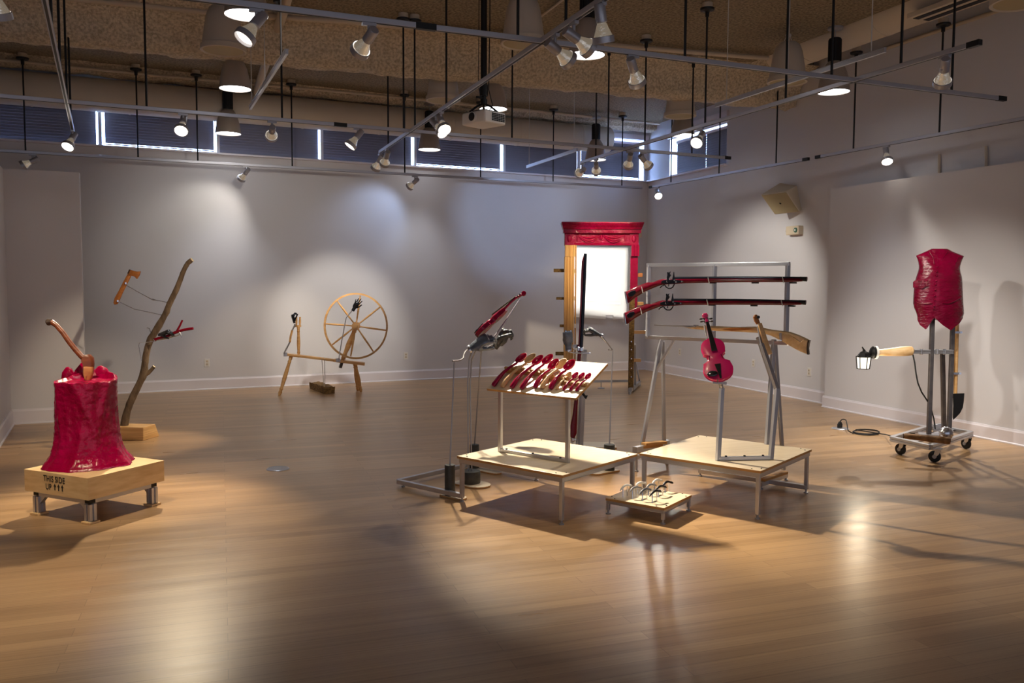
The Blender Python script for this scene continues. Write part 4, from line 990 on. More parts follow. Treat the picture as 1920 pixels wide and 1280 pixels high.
# ================================================================ DISPLAY TABLES
def side_mat(o, m2, thr=.6):
    me = o.data; me.materials.append(m2)
    for p in me.polygons:
        if abs(p.normal.z) < thr: p.material_index = 1
def square(L_, F_, R_, B_):
    c = (L_ + F_ + R_ + B_) / 4; c.z = 0
    e = xy((F_ - L_) + (R_ - B_)).normalized(); g = xy((B_ - L_) + (R_ - F_)).normalized(); g = (g - e * g.dot(e)).normalized()
    le = (xy(F_ - L_).length + xy(R_ - B_).length) / 2; lg = (xy(B_ - L_).length + xy(R_ - F_).length) / 2
    return c, e, g, le, lg
def plat(name, label, c, e, g, le, lg, zt, tube=.035, leg=.028, foot=True, inset=.01, legz=None):
    t = thing(name, label, 'display table', c)
    R = Matrix((e, g, V(0, 0, 1))).transposed()
    if e.cross(g).z < 0: R = Matrix((e, -g, V(0, 0, 1))).transposed()
    mb = MB(); mb.box(c + V(0, 0, zt - .009), (le, lg, .018), R); o = mb.obj('tabletop', M['ply'], t, bevel=.0015); side_mat(o, M['ply_edge'])
    mb = MB(); cs = [c + e * a * (le / 2 - inset - tube / 2) + g * b * (lg / 2 - inset - tube / 2) for a, b in ((-1, -1), (1, -1), (1, 1), (-1, 1))]
    zf = zt - .018 - tube / 2
    for i in range(4):
        a, b = cs[i], cs[(i + 1) % 4]; d = (b - a).normalized() * (tube / 2 if i % 2 == 0 else -tube / 2)
        mb.beam(a - d + V(0, 0, zf), b + d + V(0, 0, zf), tube, tube)
    mb.obj('frame', M['alu'], t, bevel=.002)
    for q in cs:
        mb = MB(); mb.box(q + V(0, 0, (zf - tube / 2 + .03) / 2), (leg, leg, zf - tube / 2 - .03), R); lg_ = mb.obj('leg', M['alu'], t, bevel=.003)
        mb = MB(); mb.lathe([(.018, 0), (.018, .008), (.008, .012), (.008, .034)], Matrix.Translation(q), 12); mb.obj('leveling_foot', M['alu_dark'], lg_, smooth=True)
    for q in cs:
        for s in (e, g):
            w = s * (.05 if s.dot(c - q) > 0 else -.05); mb = MB(); mb.lathe([(.006, zt), (.005, zt + .003)], Matrix.Translation(xy(q + w)), 8); mb.obj('screw', M['screw'], t)
    return t, cs, R
Z1 = .345
c1, e1, g1, le1, lg1 = square(fl(852.8, 853.5, Z1), fl(1052, 890.6, Z1), fl(1198.5, 850.8, Z1), fl(1009, 822.3, Z1))
T1_, cs1, R1 = plat('display_table', 'low square plywood table on aluminium legs carrying the spoon board', c1, e1, g1, le1, lg1, Z1)
c2, e2, g2, le2, lg2 = square(fl(1198, 850, Z1), fl(1426.7, 882, Z1), fl(1522.3, 842.5, Z1), fl(1312.5, 815, Z1))
T2_, cs2, R2 = plat('display_table', 'low square plywood table on aluminium legs carrying the red violin', c2, e2, g2, le2, lg2, Z1)
# floor frames joined to the tables
def bar(t, name, pts, w=.034, m='alu'):
    mb = MB()
    for a, b in zip(pts, pts[1:]): mb.beam(a, b, w, w)
    return mb.obj(name, M[m], t, bevel=.002)
Lc, Fc, Rc, Bc = cs1
A = Lc - e1 * .70; A2 = A + g1 * (lg1 - .055)
zz = V(0, 0, .045)
bar(T1_, 'floor_frame', [Lc + zz - e1 * .0, A + zz, A2 + zz, Bc + zz])
for q in (A + e1 * .03 + g1 * .03, A2 + e1 * .03 - g1 * .03):
    mb = MB(); mb.lathe([(.014, 0), (.014, .006), (.006, .01), (.006, .04)], Matrix.Translation(q), 10); mb.obj('leveling_foot', M['alu_dark'], T1_)
L2, F2, R2c, B2 = cs2
bar(T2_, 'floor_frame', [R2c + zz, B2 + zz])
cs_, es, gs, les, lgs = square(fl(1127.8, 932.2, .114), fl(1237.2, 951.1, .114), fl(1304.8, 929.3, .114), fl(1127.8, 932.2, .114) + (fl(1304.8, 929.3, .114) - fl(1237.2, 951.1, .114)))
T3_, cs3, R3 = plat('display_platform', 'small low plywood platform on the floor between the two tables', cs_, es, gs, les, lgs, .116, tube=.022, leg=.022, inset=.004)

# ================================================================ SPOON BOARD
la, lb = fl(938, 846, Z1), fl(1064, 867, Z1)
ef = xy(lb - la).normalized(); gf = V(-ef.y, ef.x, 0)
if gf.dot(FWD) < 0: gf = -gf
t = thing('spoon_stand', 'aluminium stand with a slanted plywood board for wooden and crimson spoons', 'display stand', (la + lb) / 2)
SPST = t
fp = la - gf * .035
def on_front(px, py): return onp(px, py, fp, gf)
FL_, FR_ = on_front(912.4, 728.5), on_front(1079.7, 746)
zf = (FL_.z + FR_.z) / 2; FL_.z = FR_.z = zf
best = None
for i in range(40, 110):
    for j in range(0, 60):
        dd, th = i * .01, math.radians(j)
        p = FR_ + gf * dd * math.cos(th) + V(0, 0, dd * math.sin(th)) - EYE
        x = 960 + F_PX * p.dot(RGT) / p.dot(FWD); y = 640 - F_PX * p.dot(UPV) / p.dot(FWD)
        e = (x - 1139.6) ** 2 + (y - 681.7) ** 2
        if best is None or e < best[0]: best = (e, dd, th)
_, BD, BT = best
gb = gf * math.cos(BT) + V(0, 0, math.sin(BT)); nb_ = -gf * math.sin(BT) + V(0, 0, math.cos(BT))
def board(px, py, h=0.0): return onp(px, py, FL_ + nb_ * h, nb_)
mb = MB(); mb.slab([p - nb_ * .009 for p in (FL_, FR_, FR_ + gb * BD, FL_ + gb * BD)], nb_, .018); o = mb.obj('board', M['ply'], t)
o.data.materials.append(M['ply_edge'])
for p in o.data.polygons:
    if abs(p.normal.dot(nb_)) < .5: p.material_index = 1
for q in (la, lb):
    mb = MB(); dz = (zf - .02) + .035 * math.tan(BT); mb.box(xy(q, (Z1 + dz) / 2), (.028, .028, dz - Z1), Matrix((ef, gf, V(0, 0, 1))).transposed()); mb.obj('upright', M['alu'], t, bevel=.002)
mb = MB(); mb.beam(xy(la, Z1 + .012), xy(lb, Z1 + .012), .024, .024); br_ = mb.obj('base_bar', M['alu'], t, bevel=.002)
for f in (.1, .5, .9):
    q = xy(la.lerp(lb, f), Z1 + .024); mb = MB(); mb.lathe([(.009, 0), (.008, .007), (.001, .008)], Matrix.Translation(q), 10); mb.obj('screw', M['screw'], br_)
mb = MB(); a = xy(la, zf) - nb_ * .03 + gf * .0 + gb * .03; b = xy(lb, zf) - nb_ * .03 + gb * .03; mb.beam(a, b, .026, .02, nb_)
mb.beam(b, b + gb * (BD - .1), .026, .02, nb_); mb.obj('under_brace', M['alu'], t)
# notched rests
def rest(pa, pb, h, notches, wdt=.022):
    a, b = board(*pa), board(*pb); d = (b - a); L_ = d.length; d.normalize(); n2 = nb_.cross(d)
    pts = [a, b]; out = [a, a + d * L_]
    top = []
    N = notches
    for i in range(N):
        f0, f1 = (i + .28) / N, (i + .72) / N
        top += [a + d * L_ * (i / N) + nb_ * h, a + d * L_ * f0 + nb_ * h, a + d * L_ * (f0 + .05 / N) + nb_ * h * .6, a + d * L_ * (f1 - .05 / N) + nb_ * h * .6, a + d * L_ * f1 + nb_ * h]
    top.append(b + nb_ * h)
    mb = MB(); mb.slab([a] + top + [b], n2, wdt, .002); return mb.obj('notched_rest', M['ply_edge'], t)
rest((950, 698), (1022, 704), .052, 4); rest((1020, 709), (1066, 716), .045, 3); rest((1052, 719), (1100, 724), .030, 4)
# spoons
def spoon(label, h0, tip, hb, m, big=True, bw=None):
    """handle end h0 lies on the board, bowl tip is carried hb above it"""
    a = board(*h0, .014 if big else .010); b = board(*tip, hb)
    ax = (b - a); L_ = ax.length; ax.normalize(); side = nb_.cross(ax).normalized(); upn = ax.cross(side)
    s = 1.0 if big else .56
    r = thing('spoon', label, 'spoon', a, group='spoons on the slanted board'); r.matrix_basis = basis(side, ax, upn, a)
    bl = .108 * s; W = (bw or .039) * s
    mb = MB(); hl = L_ - bl
    pr = [(0, .010), (.01, .0135), (.06, .0155), (.25, .0140), (.5, .0105), (.75, .0080), (1, .0078)]
    mb.tube([V(0, hl * f, -.004 * s + .022 * s * math.sin(f * PI)) for f, _ in pr] + [V(0, hl + .015 * s, 0)], [q * (s if not big else 1) * 1.32 for _, q in pr] + [.010 * s], 12, .9, V(0, 0, 1))
    mb.obj('handle', m, r, world=False, smooth=True)
    mb = MB(); n = 24; outer, inner = [], []
    c = V(0, hl + bl * .55, .004)
    def ring(k, z): return mb.verts([c + V(W * k * math.cos(2 * PI * i / n), bl * .52 * k * math.sin(2 * PI * i / n) * (1 if math.sin(2 * PI * i / n) > 0 else 1.05), z) for i in range(n)])
    dp = .030 * s
    R_ = [ring(.12, -dp), ring(.5, -dp * .86), ring(.8, -dp * .52), ring(.97, -dp * .08), ring(1.0, .003), ring(.93, .004), ring(.85, -dp * .22), ring(.6, -dp * .58), ring(.3, -dp * .74), ring(.05, -dp * .78)]
    for A_, B_ in zip(R_, R_[1:]):
        for i in range(n): mb.face([A_[i], A_[(i + 1) % n], B_[(i + 1) % n], B_[i]])
    mb.face(R_[0][::-1]); mb.face(R_[-1])
    mb.obj('bowl', m, r, world=False, smooth=True, ang=60)
SPO = [('large crimson spoon, first from the lower board corner', (924, 722.5), (985, 663.5), 'red_wood', 1), ('large pale wooden spoon between two crimson ones, second from the lower corner', (940.4, 724.5), (1002, 664.5), 'spoonwood', 1),
       ('crimson spoon directly right of the pale wooden spoon', (958.6, 726), (1016, 667), 'red_wood', 1), ('crimson spoon with the highest bowl tip in the middle of the row', (976.8, 728), (1034, 665.5), 'red_wood', 1),
       ('crimson spoon with narrow bowl just left of the brown wooden spoon', (1002.2, 725.5), (1045, 674), 'red_wood', 1), ('brown wooden spoon with dark bowl between two crimson spoons', (1015.2, 727), (1059.5, 674), 'spoonwood', 1),
       ('last large crimson spoon with the roundest bowl, before the small spoons', (1031.5, 728), (1075, 675.5), 'red_wood', 1), ('small wooden spoon, the only small one not red', (1043.2, 729), (1070, 698.5), 'spoonwood', 0),
       ('small crimson spoon next to the small wooden spoon', (1056.3, 730.3), (1083, 699), 'red_wood', 0), ('small crimson spoon in the middle of the three small red ones', (1068.6, 731.3), (1095, 700), 'red_wood', 0),
       ('small crimson spoon nearest the front corner of the slanted board', (1080.3, 732.3), (1107, 701), 'red_wood', 0)]
for i, (lb_, h0, tp, mm, big) in enumerate(SPO): spoon(lb_, h0, tp, .075 if big else .042, M[mm], bool(big), .043 if i == 6 else None)

# ================================================================ VIOLINS
VPROF = [(0.0, .004), (.003, .025), (.010, .048), (.024, .072), (.045, .092), (.07, .102), (.095, .104), (.12, .099), (.135, .094), (.142, .096), (.146, .091), (.152, .074), (.165, .061), (.18, .055), (.195, .0545), (.21, .059), (.220, .069), (.225, .079), (.230, .078), (.24, .079), (.26, .083), (.285, .084), (.305, .079), (.325, .067), (.34, .049), (.35, .028), (.355, .012)]
def violin(label, org, yax, zax, k, m, board_m=None):
    y = yax.normalized(); z = (zax - y * zax.dot(y)).normalized(); x = y.cross(z)
    t = thing('violin', label, 'violin', org); t.matrix_basis = basis(x * k, y * k, z * k, org)
    dk = M['gunsteel']; blk = M['black_gloss']
    mb = MB(); layers = []
    for zz_, sc, arch in ((-.021, .80, 0), (-.0185, .985, 0), (-.016, 1.0, 0), (-.0145, .955, 0), (.0145, .955, 0), (.016, 1.0, 0), (.0185, .985, 0), (.0245, .80, 0), (.0285, .52, 0), (.0300, .22, 0)):
        pts = []
        for q, w in VPROF: pts.append((w * sc, .1775 + (q - .1775) * (sc if sc < .9 else .5 + .5 * sc)))
        layers.append(mb.verts([V(a, b, zz_) for a, b in pts] + [V(-a, b, zz_) for a, b in pts[::-1]]))
    for A_, B_ in zip(layers, layers[1:]):
        N = len(A_)
        for i in range(N): mb.face([A_[i], A_[(i + 1) % N], B_[(i + 1) % N], B_[i]])
    mb.face(layers[0][::-1]); mb.face(layers[-1]); mb.obj('body', m, t, world=False, smooth=True, ang=35)
    mb = MB(); mb.tube([(0, .335, .012), (0, .36, .014), (0, .42, .018), (0, .485, .017)], [.017, .0135, .0125, .0125], 12, .8)
    mb.slab([V(-.0, q, w) for q, w in ((.475, .024), (.49, .026), (.525, .016), (.545, .012), (.545, -.006), (.52, -.002), (.49, .006), (.475, .010))], V(1, 0, 0), .024, .004)
    nk = mb.obj('neck', m, t, world=False, smooth=True, ang=40)
    mb = MB(); mb.lathe([(.019, -.016), (.021, -.014), (.021, .014), (.019, .016)], Matrix.Translation((0, .562, .0)) @ Matrix.Rotation(PI / 2, 4, 'Y'), 20)
    mb.lathe([(.010, -.021), (.010, .021)], Matrix.Translation((0, .562, .0)) @ Matrix.Rotation(PI / 2, 4, 'Y'), 14); mb.obj('scroll', m, t, world=False, smooth=True)
    mb = MB(); a = [(-.0115, .488, .030), (.0115, .488, .030), (.0205, .225, .046), (-.0205, .225, .046)]
    mb.slab([V(*p) for p in a], V(0, .06, 1), .009, .002); mb.obj('fingerboard', blk, t, world=False)
    mb = MB(); mb.slab([V(-.021, .118, .040), V(.021, .118, .040), V(.018, .10, .04), (V(.008, .03, .034)), V(.006, .005, .030), V(-.006, .005, .030), V(-.008, .03, .034), V(-.018, .10, .04)], V(0, 0, 1), .008, .002); mb.obj('tailpiece', blk, t, world=False, smooth=True)
    mb = MB(); mb.sphere((-.05, .045, .040), .001, 16, (38, 24, 9)); mb.tube([(-.02, .006, .02), (-.02, .004, -.02)], .004, 8); mb.obj('chin_rest', blk, t, world=False, smooth=True)
    for i, (s, q) in enumerate(((1, .498), (-1, .508), (1, .522), (-1, .532))):
        mb = MB(); mb.cyl((-.018 * s, q, .012), (.026 * s, q, .012), .0038, 8); mb.sphere((.036 * s, q, .012), .001, 10, (13, 5, 9)); mb.obj('peg', blk, nk, world=False, smooth=True)
    for s in (-1, 1):
        mb = MB(); mb.tube([(s * .030, .212, .0262), (s * .036, .218, .0252), (s * .040, .205, .0245), (s * .045, .18, .0240), (s * .050, .155, .0238), (s * .056, .146, .0228), (s * .060, .154, .0218)], [.004, .0026, .003, .0036, .003, .0026, .004], 8); mb.obj('f_hole', M['dark_red'], t, world=False, smooth=True)
    return t
M['black_gloss'] = mat('polished_ebony', lin(26, 26, 30), 0.22, coat=0.5, bump=.02, scale=(60, 60, 60))
M['dark_red'] = mat('dark_red_slit', lin(92, 4, 30), 0.5)
Pb = at(1351.5, 714, 6.10)
Pt0 = ray(1321, 588); 
def reach(p, rdir, L_, far=True):
    b = rdir.dot(EYE - p) * 2; a_ = rdir.dot(rdir); c_ = (EYE - p).dot(EYE - p) - L_ * L_
    disc = b * b - 4 * a_ * c_
    if disc < 0: disc = 0
    return EYE + rdir * ((-b + (math.sqrt(disc) if far else -math.sqrt(disc))) / (2 * a_))
KV = 1.03
Pt = reach(Pb, Pt0, .582 * KV)
vy = (Pt - Pb).normalized()
violin('pink-red violin standing upright on the right-hand table, seen from the front', Pb, vy, -FWD + RGT * -.10, KV, M['pink'])
# its stand: two uprights joined by a bar on the tabletop
va, vb = fl(1346, 863, Z1), fl(1445, 861, Z1)
t = thing('violin_stand', 'aluminium U-shaped stand holding the violin on one arm, a wooden neck on the other', 'display stand', (va + vb) / 2)
bar(t, 'base_bar', [xy(va, Z1 + .014), xy(vb, Z1 + .014)], .026)
for f in (.15, .5, .85):
    q = xy(va.lerp(vb, f), Z1 + .027); mb = MB(); mb.lathe([(.009, 0), (.008, .008), (.001, .009)], Matrix.Translation(q), 10); mb.obj('screw', M['screw'], t)
d1, d2 = (va - EYE).dot(FWD), (vb - EYE).dot(FWD)
bar(t, 'upright', [xy(va, Z1), at(1353.5, 727, d1 + .02)], .03); bar(t, 'upright', [xy(vb, Z1), at(1457, 728, d2 + .02)], .03)
bar(t, 'bent_arm', [at(1353.5, 728, d1 + .02), at(1350.5, 716, d1 + .0)], .024, 'steel')
bar(t, 'bent_arm', [at(1457, 730, d2 + .02), at(1428, 644, d2 + .16)], .03, 'steel')
mb = MB(); mb.beam(at(1336, 716, d1 - .01), at(1362, 718, d1 - .01), .03, .02); mb.obj('cradle', M['alu_dark'], t, bevel=.003)
bar(t, 'neck_prop', [at(1428, 645, d2 + .16), at(1421.5, 612, d2 + .22)], .016, 'steel')
mb = MB(); mb.tube([Pb + vy * .36 - RGT * .025 - FWD * -.02, Pb + vy * .49 - RGT * .018 + FWD * .02], .007, 8); mb.obj('neck_prop', M['steel'], t, smooth=True)
dn = d2 + .18
t = thing('violin_neck', 'pale wooden violin neck with scroll on the bent arm of the stand', 'violin neck', at(1430, 635, dn))
mb = MB(); p = [at(1424.5, 606, dn + .03), at(1431, 628, dn), at(1441.5, 664, dn - .05)]; mb.tube(p, [.0155, .021, .027], 16, .55, FWD); mb.obj('fingerboard', M['spoonwood'], t, smooth=True)
mb = MB(); mb.slab([at(x, y, dn + .05) for x, y in ((1412, 594), (1416, 590), (1421, 592), (1422, 597), (1424, 602), (1425.5, 608), (1418, 608), (1414, 602))], FWD + RGT * .4, .03, .008); mb.obj('peg_box', M['hatchet'], t, smooth=True, ang=50)
mb = MB(); c = at(1417, 594.5, dn + .05); mb.sphere(c, .021, 14); nk = mb.obj('scroll', M['hatchet'], t, smooth=True)
mb = MB(); mb.cyl(c + RGT * .0 - FWD * .03 + RGT * .012, c - FWD * .005 + RGT * .012, .012, 10); mb.obj('peg_hole', M['black'], nk)
# second violin, in profile above the left stands
VD = 6.78
q0, q1 = at(893, 630, VD), at(985.5, 547, VD + .10)
kk = (q1 - q0).length / .585
violin('deep red violin in profile, tilted up above the grey hands on rods', q0, q1 - q0, -RGT * .70 + UPV * .66 + FWD * .10, kk, M['red_wood'])

# ================================================================ ROD STANDS WITH HANDS
def board_pts(c, d, L_, w, z0=0.0):
    s = V(-d.y, d.x, 0); pts = [c - d * w * .6 - s * w / 2, c + d * (L_ - w / 2) - s * w / 2]
    for k in range(1, 8):
        a = -PI / 2 + PI * k / 8; pts.append(c + d * (L_ - w / 2) + (d * math.cos(a) + s * math.sin(a)) * w / 2)
    pts += [c + d * (L_ - w / 2) + s * w / 2, c - d * w * .6 + s * w / 2]
    return pts
def rod_stand(label, base, r, h, bd, bl, rods, rr=.0062, mat_r='alu_dark'):
    t = thing('rod_stand', label, 'stand', base)
    mb = MB(); mb.slab([p + V(0, 0, .008) for p in board_pts(base, bd, bl, r * 2.5)], V(0, 0, 1), .016, .002); mb.obj('base_board', M['ply'], t)
    side_mat(t.children[0], M['ply_edge'])
    mb = MB(); mb.lathe([(r * .98, .0162), (r, .02), (r, h - .004), (r * .97, h), (.001, h)], Matrix.Translation(base), 32); mb.obj('weight', M['cylinder'], t, smooth=True, ang=40)
    for pts in rods:
        mb = MB(); mb.tube(pts, rr, 8); mb.obj('rod', M[mat_r], t, smooth=True)
    return t
dirb = xy(RGT * .75 - FWD * .65).normalized()
b1 = fl(843.5, 931); D1 = (b1 - EYE).dot(FWD); h1 = up(b1, 871)
H1D = 6.72
rod_stand('dark square-shouldered weight with one tall rod and crank, beside the table corner', b1, .040, h1, dirb, .16,
          [[xy(b1, h1 - .01), at(852, 678, D1 + .08)], [at(848.5, 676.5, D1 + .04), at(861, 676, D1 + .1), at(868.5, 672, H1D - .1), at(869.5, 666, H1D - .08), at(872.5, 659, H1D - .03), at(880.5, 652.5, H1D)]])
b2 = fl(881.5, 914); b2 = fl(881.5, 908); D2 = (b2 - EYE).dot(FWD); h2 = up(b2, 882)
rod_stand('broad dark drum weight with two close rods, behind the table corner', b2, .083, h2, dirb, .19,
          [[xy(b2, h2) - RGT * .015, at(877, 720, D2 - .02), at(880, 672, D2 - .02), at(885, 658, H1D + .02), at(890, 650, H1D)], [xy(b2, h2) + RGT * .012, at(881.5, 720, D2 - .02), at(884.5, 674, D2 - .02), at(891, 659, H1D + .04), at(897, 648, H1D)]])
mb = MB(); mb.tube([at(976, 561, VD + .11), at(951, 598, VD + .09), at(930, 628, VD + .04), at(914, 645, VD)], .009, 10); mb.obj('prop_tube', M['alu'], COL.objects['rod_stand.001'], smooth=True)
b3 = fl(889.5, 880); D3 = (b3 - EYE).dot(FWD); h3 = up(b3, 833)
rod_stand('slim dark weight with a rod to the darker fist, farthest of the three weights', b3, .040, h3, dirb, .30,
          [[xy(b3, h3 - .01), at(902.5, 658, D3 - .3)], [at(890, 655, D3 - .3), at(899, 657.5, D3 - .3), at(906, 656.5, D3 - .3), at(914, 651, H1D + .35), at(926, 646, H1D + .3)]])
cast_hand('grey cast hand lying palm down, fingers drooping, below the tilted violin', M['hand'], at(887, 650, H1D), RGT * .85 + UPV * .52 - FWD * .05, UPV * .62 - RGT * .3 - FWD * .75, curl=(.45, .95, .6), k=1.36, wrist_len=.02, cuff=M['steel'], stag=-.1, spread=.02, thumb=(.2, .8, -.6), thumb2=(-.1, .8, -.7))
cast_hand('darker cast fist with fingers curled towards the spoon board', M['hand_dark'], at(932.5, 645, H1D + .3), RGT * .55 + UPV * .80, -RGT * .55 + UPV * .45 + FWD * .55, curl=(.95, 1.35, .9), spread=.02, k=1.38, wrist_len=.03, thumb=(.3, .8, -.6), thumb2=(-.2, .9, -.8))
# right pair beside the upright musket
b4 = fl(1142, 884); D4 = (b4 - EYE).dot(FWD); h4 = up(b4, 833)
rod_stand('dark weight with one tall rod carrying the hand that reaches for the barrel', b4, .047, h4, xy(-RGT * .75 - FWD * .6).normalized(), .22,
          [[xy(b4, h4 - .01), at(1148.5, 657, D4 + .05)], [at(1141, 655.5, D4), at(1148.5, 656, D4 + .05), at(1139, 643, D4 + .03), at(1126.5, 629, D4)]])
mb = MB(); mb.tube([at(1126.5, 629, D4 - .005), at(1136.5, 641, D4 + .0)], .008, 8); mb.obj('rod', M['steel'], COL.objects['rod_stand.003'], smooth=True)
cast_hand('grey cast hand reaching with pinched fingers towards the upright musket', M['hand_dark'], at(1121, 625.5, D4), -RGT * .85 + UPV * .45 - FWD * .1, UPV * .75 + RGT * .4 - FWD * .35, curl=(.6, 1.0, .6), k=.95, spread=.03, wrist_len=.035, cuff=M['steel'], stag=.25, mirror=True, thumb=(.35, .85, -.6), thumb2=(0, .9, -.5))
GD = 8.25
cast_hand('grey cast hand seen from the back in front of the wooden pilaster', M['hand'], at(1065.5, 646, GD - .35), UPV * 1 - RGT * .06, -FWD * .95 + UPV * .1, curl=[(.8, 1.25, .7), (1.1, 1.3, .7), (.85, 1.25, .7), (.8, 1.2, .6)], k=1.16, spread=.02, thumb=(.15, .9, -.6), thumb2=(-.5, .6, -.7), wrist_len=.04, cuff=M['steel'])
# ================================================================ MUSKET STANDING UPRIGHT
t = thing('musket', 'crimson musket with black barrel standing upright behind the spoon table', 'musket', fl(1076, 838))
mb = MB(); mb.slab([at(x, y, GD) for x, y in ((1091, 490), (1095, 477), (1096.5, 476), (1094, 560), (1090, 652), (1084, 652), (1087.5, 580), (1089.5, 520))], FWD, .035, .006); mb.obj('fore_stock', M['red_deep'], t, smooth=True, ang=45)
mb = MB(); mb.tube([at(1097.6, 475.5, GD - .01), at(1096, 520, GD - .01), at(1089.6, 652, GD - .01)], [.0155, .0155, .019], 12); mb.obj('barrel', M['gunsteel'], t, smooth=True)
mb = MB(); mb.slab([at(x, y, GD) for x, y in ((1084, 650), (1091, 650), (1088.5, 690), (1086, 722), (1083, 760), (1082, 790), (1081, 812), (1075, 826), (1071.5, 824), (1067.5, 815), (1069, 800), (1074, 775), (1078, 740), (1080, 700))], FWD, .05, .012); mb.obj('butt_stock', M['red_deep'], t, smooth=True, ang=45)
mb = MB(); mb.slab([at(x, y, GD) for x, y in ((1092, 735), (1095, 738), (1098, 741), (1102, 741), (1099, 748), (1096, 746), (1094, 741))], FWD, .03, .003); mb.tube([at(1088, 733, GD), at(1092, 737, GD), at(1096, 742, GD)], .012, 8); mb.obj('lock', M['black'], t)
mb = MB(); mb.slab([at(x, y, GD) for x, y in ((1083, 650), (1094, 650.5), (1093, 659), (1082, 658))], FWD, .05, .006); mb.obj('clamp_band', M['steel'], t)
mb = MB(); mb.slab([at(x, y, GD) for x, y in ((1069, 818), (1079, 820), (1076, 829), (1071.5, 827))], FWD, .055, .01); mb.obj('butt_plate', M['steel'], t)
t = thing('musket_post', 'aluminium post with bracket carrying the upright musket', 'stand', fl(1090, 838))
pb_ = fl(1088.5, 838); pz = up(pb_, 655)
mb = MB(); mb.beam(pb_ + V(0, 0, .016), xy(pb_, pz) + RGT * .03, .042, .042); mb.obj('post', M['alu'], t, bevel=.003)
mb = MB(); mb.beam(pb_ + V(0, 0, .016) - RGT * .04, xy(pb_, pz * .55) - RGT * .01, .014, .014); mb.obj('strut', M['steel'], t)
mb = MB(); c = fl(1110, 836); mb.box(c + V(0, 0, .008), (.46, .30, .016), Matrix((RB, FB, V(0, 0, 1))).transposed()); o = mb.obj('base_board', M['ply'], t); side_mat(o, M['ply_edge'])
mb = MB(); q = fl(1074, 836); mb.tube([q + V(0, 0, .02), q + V(-.02, -.02, .05), q + V(.04, -.02, .075), q + V(.08, 0, .05)], .01, 8); mb.obj('butt_cup', M['steel'], t, smooth=True)
mb = MB(); mb.tube([at(1063.5, 652, GD - .35), at(1065.5, 659, GD - .35), at(1075, 661.5, GD - .25), at(1090, 662, GD - .1), at(1107, 662, GD - .1)], [.0085, .008, .007, .007, .007], 8); mb.tube([at(1090, 662, GD - .1), at(1090, 662, GD + .02)], .008, 8)
mb.box(at(1079, 649, GD + .02), (.05, .04, .035)); mb.obj('hand_arm', M['steel'], t, smooth=True, ang=40)

# ================================================================ MUSKET RACK
rL, rR = at(1213, 563, 7.42), at(1478, 566, 6.72)
re = xy(rR - rL).normalized(); rn = V(re.y, -re.x, 0)
if rn.dot(FWD) > 0: rn = -rn
def rk(px, py, off=0.0): return onp(px, py, rL + rn * off, rn)
t = thing('musket_rack', 'rectangular aluminium rack on splayed legs holding the muskets', 'display rack', xy(rL.lerp(rR, .5)))
z0, z1 = rk(1213, 632).z, rk(1213, 497).z
xs = [rk(x, 565) for x in (1215.5, 1338.5, 1475.5)]
def rz(p, z): return V(p.x, p.y, z)
w_ = .03
bar(t, 'top_rail', [rz(xs[0], z1) - re * .015, rz(xs[2], z1) + re * .015], w_); bar(t, 'bottom_rail', [rz(xs[0], z0) - re * .015, rz(xs[2], z0) + re * .015], w_)
for p in xs: bar(t, 'upright', [rz(p, z0), rz(p, z1)], w_)
for (x0, x1, fx_, fy_, gx, gy, bx) in ((1240, 1246, 1214, 838, 1231, 832, 1264), (1451, 1446, 1441, 893, 1455, 884, 1418)):
    A_ = rk(x0, 634)
    fz = .17 if fx_ < 1300 else .10
    f1 = fl(fx_, fy_, fz); f2 = fl(gx, gy, fz)
    if fx_ > 1300: f1 = rk(1443, 880) + rn * .12; f1.z = .10; f2 = rk(1458, 880) - rn * .16; f2.z = .10
    else: f1 = rk(1214, 830) + rn * .12; f1.z = .19; f2 = rk(1231, 832) - rn * .16; f2.z = .19
    bar(t, 'leg', [A_ + V(0, 0, -.01), f1], .03); bar(t, 'leg', [A_ + V(0, 0, -.03) - rn * .03, f2], .026)
    s = 1 if fx_ < 1300 else -1
    dn_ = (f1 - A_); p = A_ + dn_ * .30
    bar(t, 'brace', [p, rk(1267 if s > 0 else 1420, 632)], .02)
    m_ = (f1 + f2) / 2
    mb = MB(); mb.beam(f1 + rn * .05 - V(0, 0, .03), f2 - rn * .05 - V(0, 0, .03), .05, .02); mb.obj('wood_pad', M['ply_edge'], t)
    bar(t, 'foot_bar', [f1 + rn * .10 - V(0, 0, .058), f2 - rn * .08 - V(0, 0, .058)], .034)
    for q in (f1 + rn * .09, f2 - rn * .07):
        mb = MB(); mb.cyl(xy(q, q.z - .07), xy(q, .012), .010, 8); mb.lathe([(.018, 0), (.018, .01), (.01, .014)], Matrix.Translation(xy(q)), 10); mb.obj('foot', M['alu_dark'], t, smooth=True)

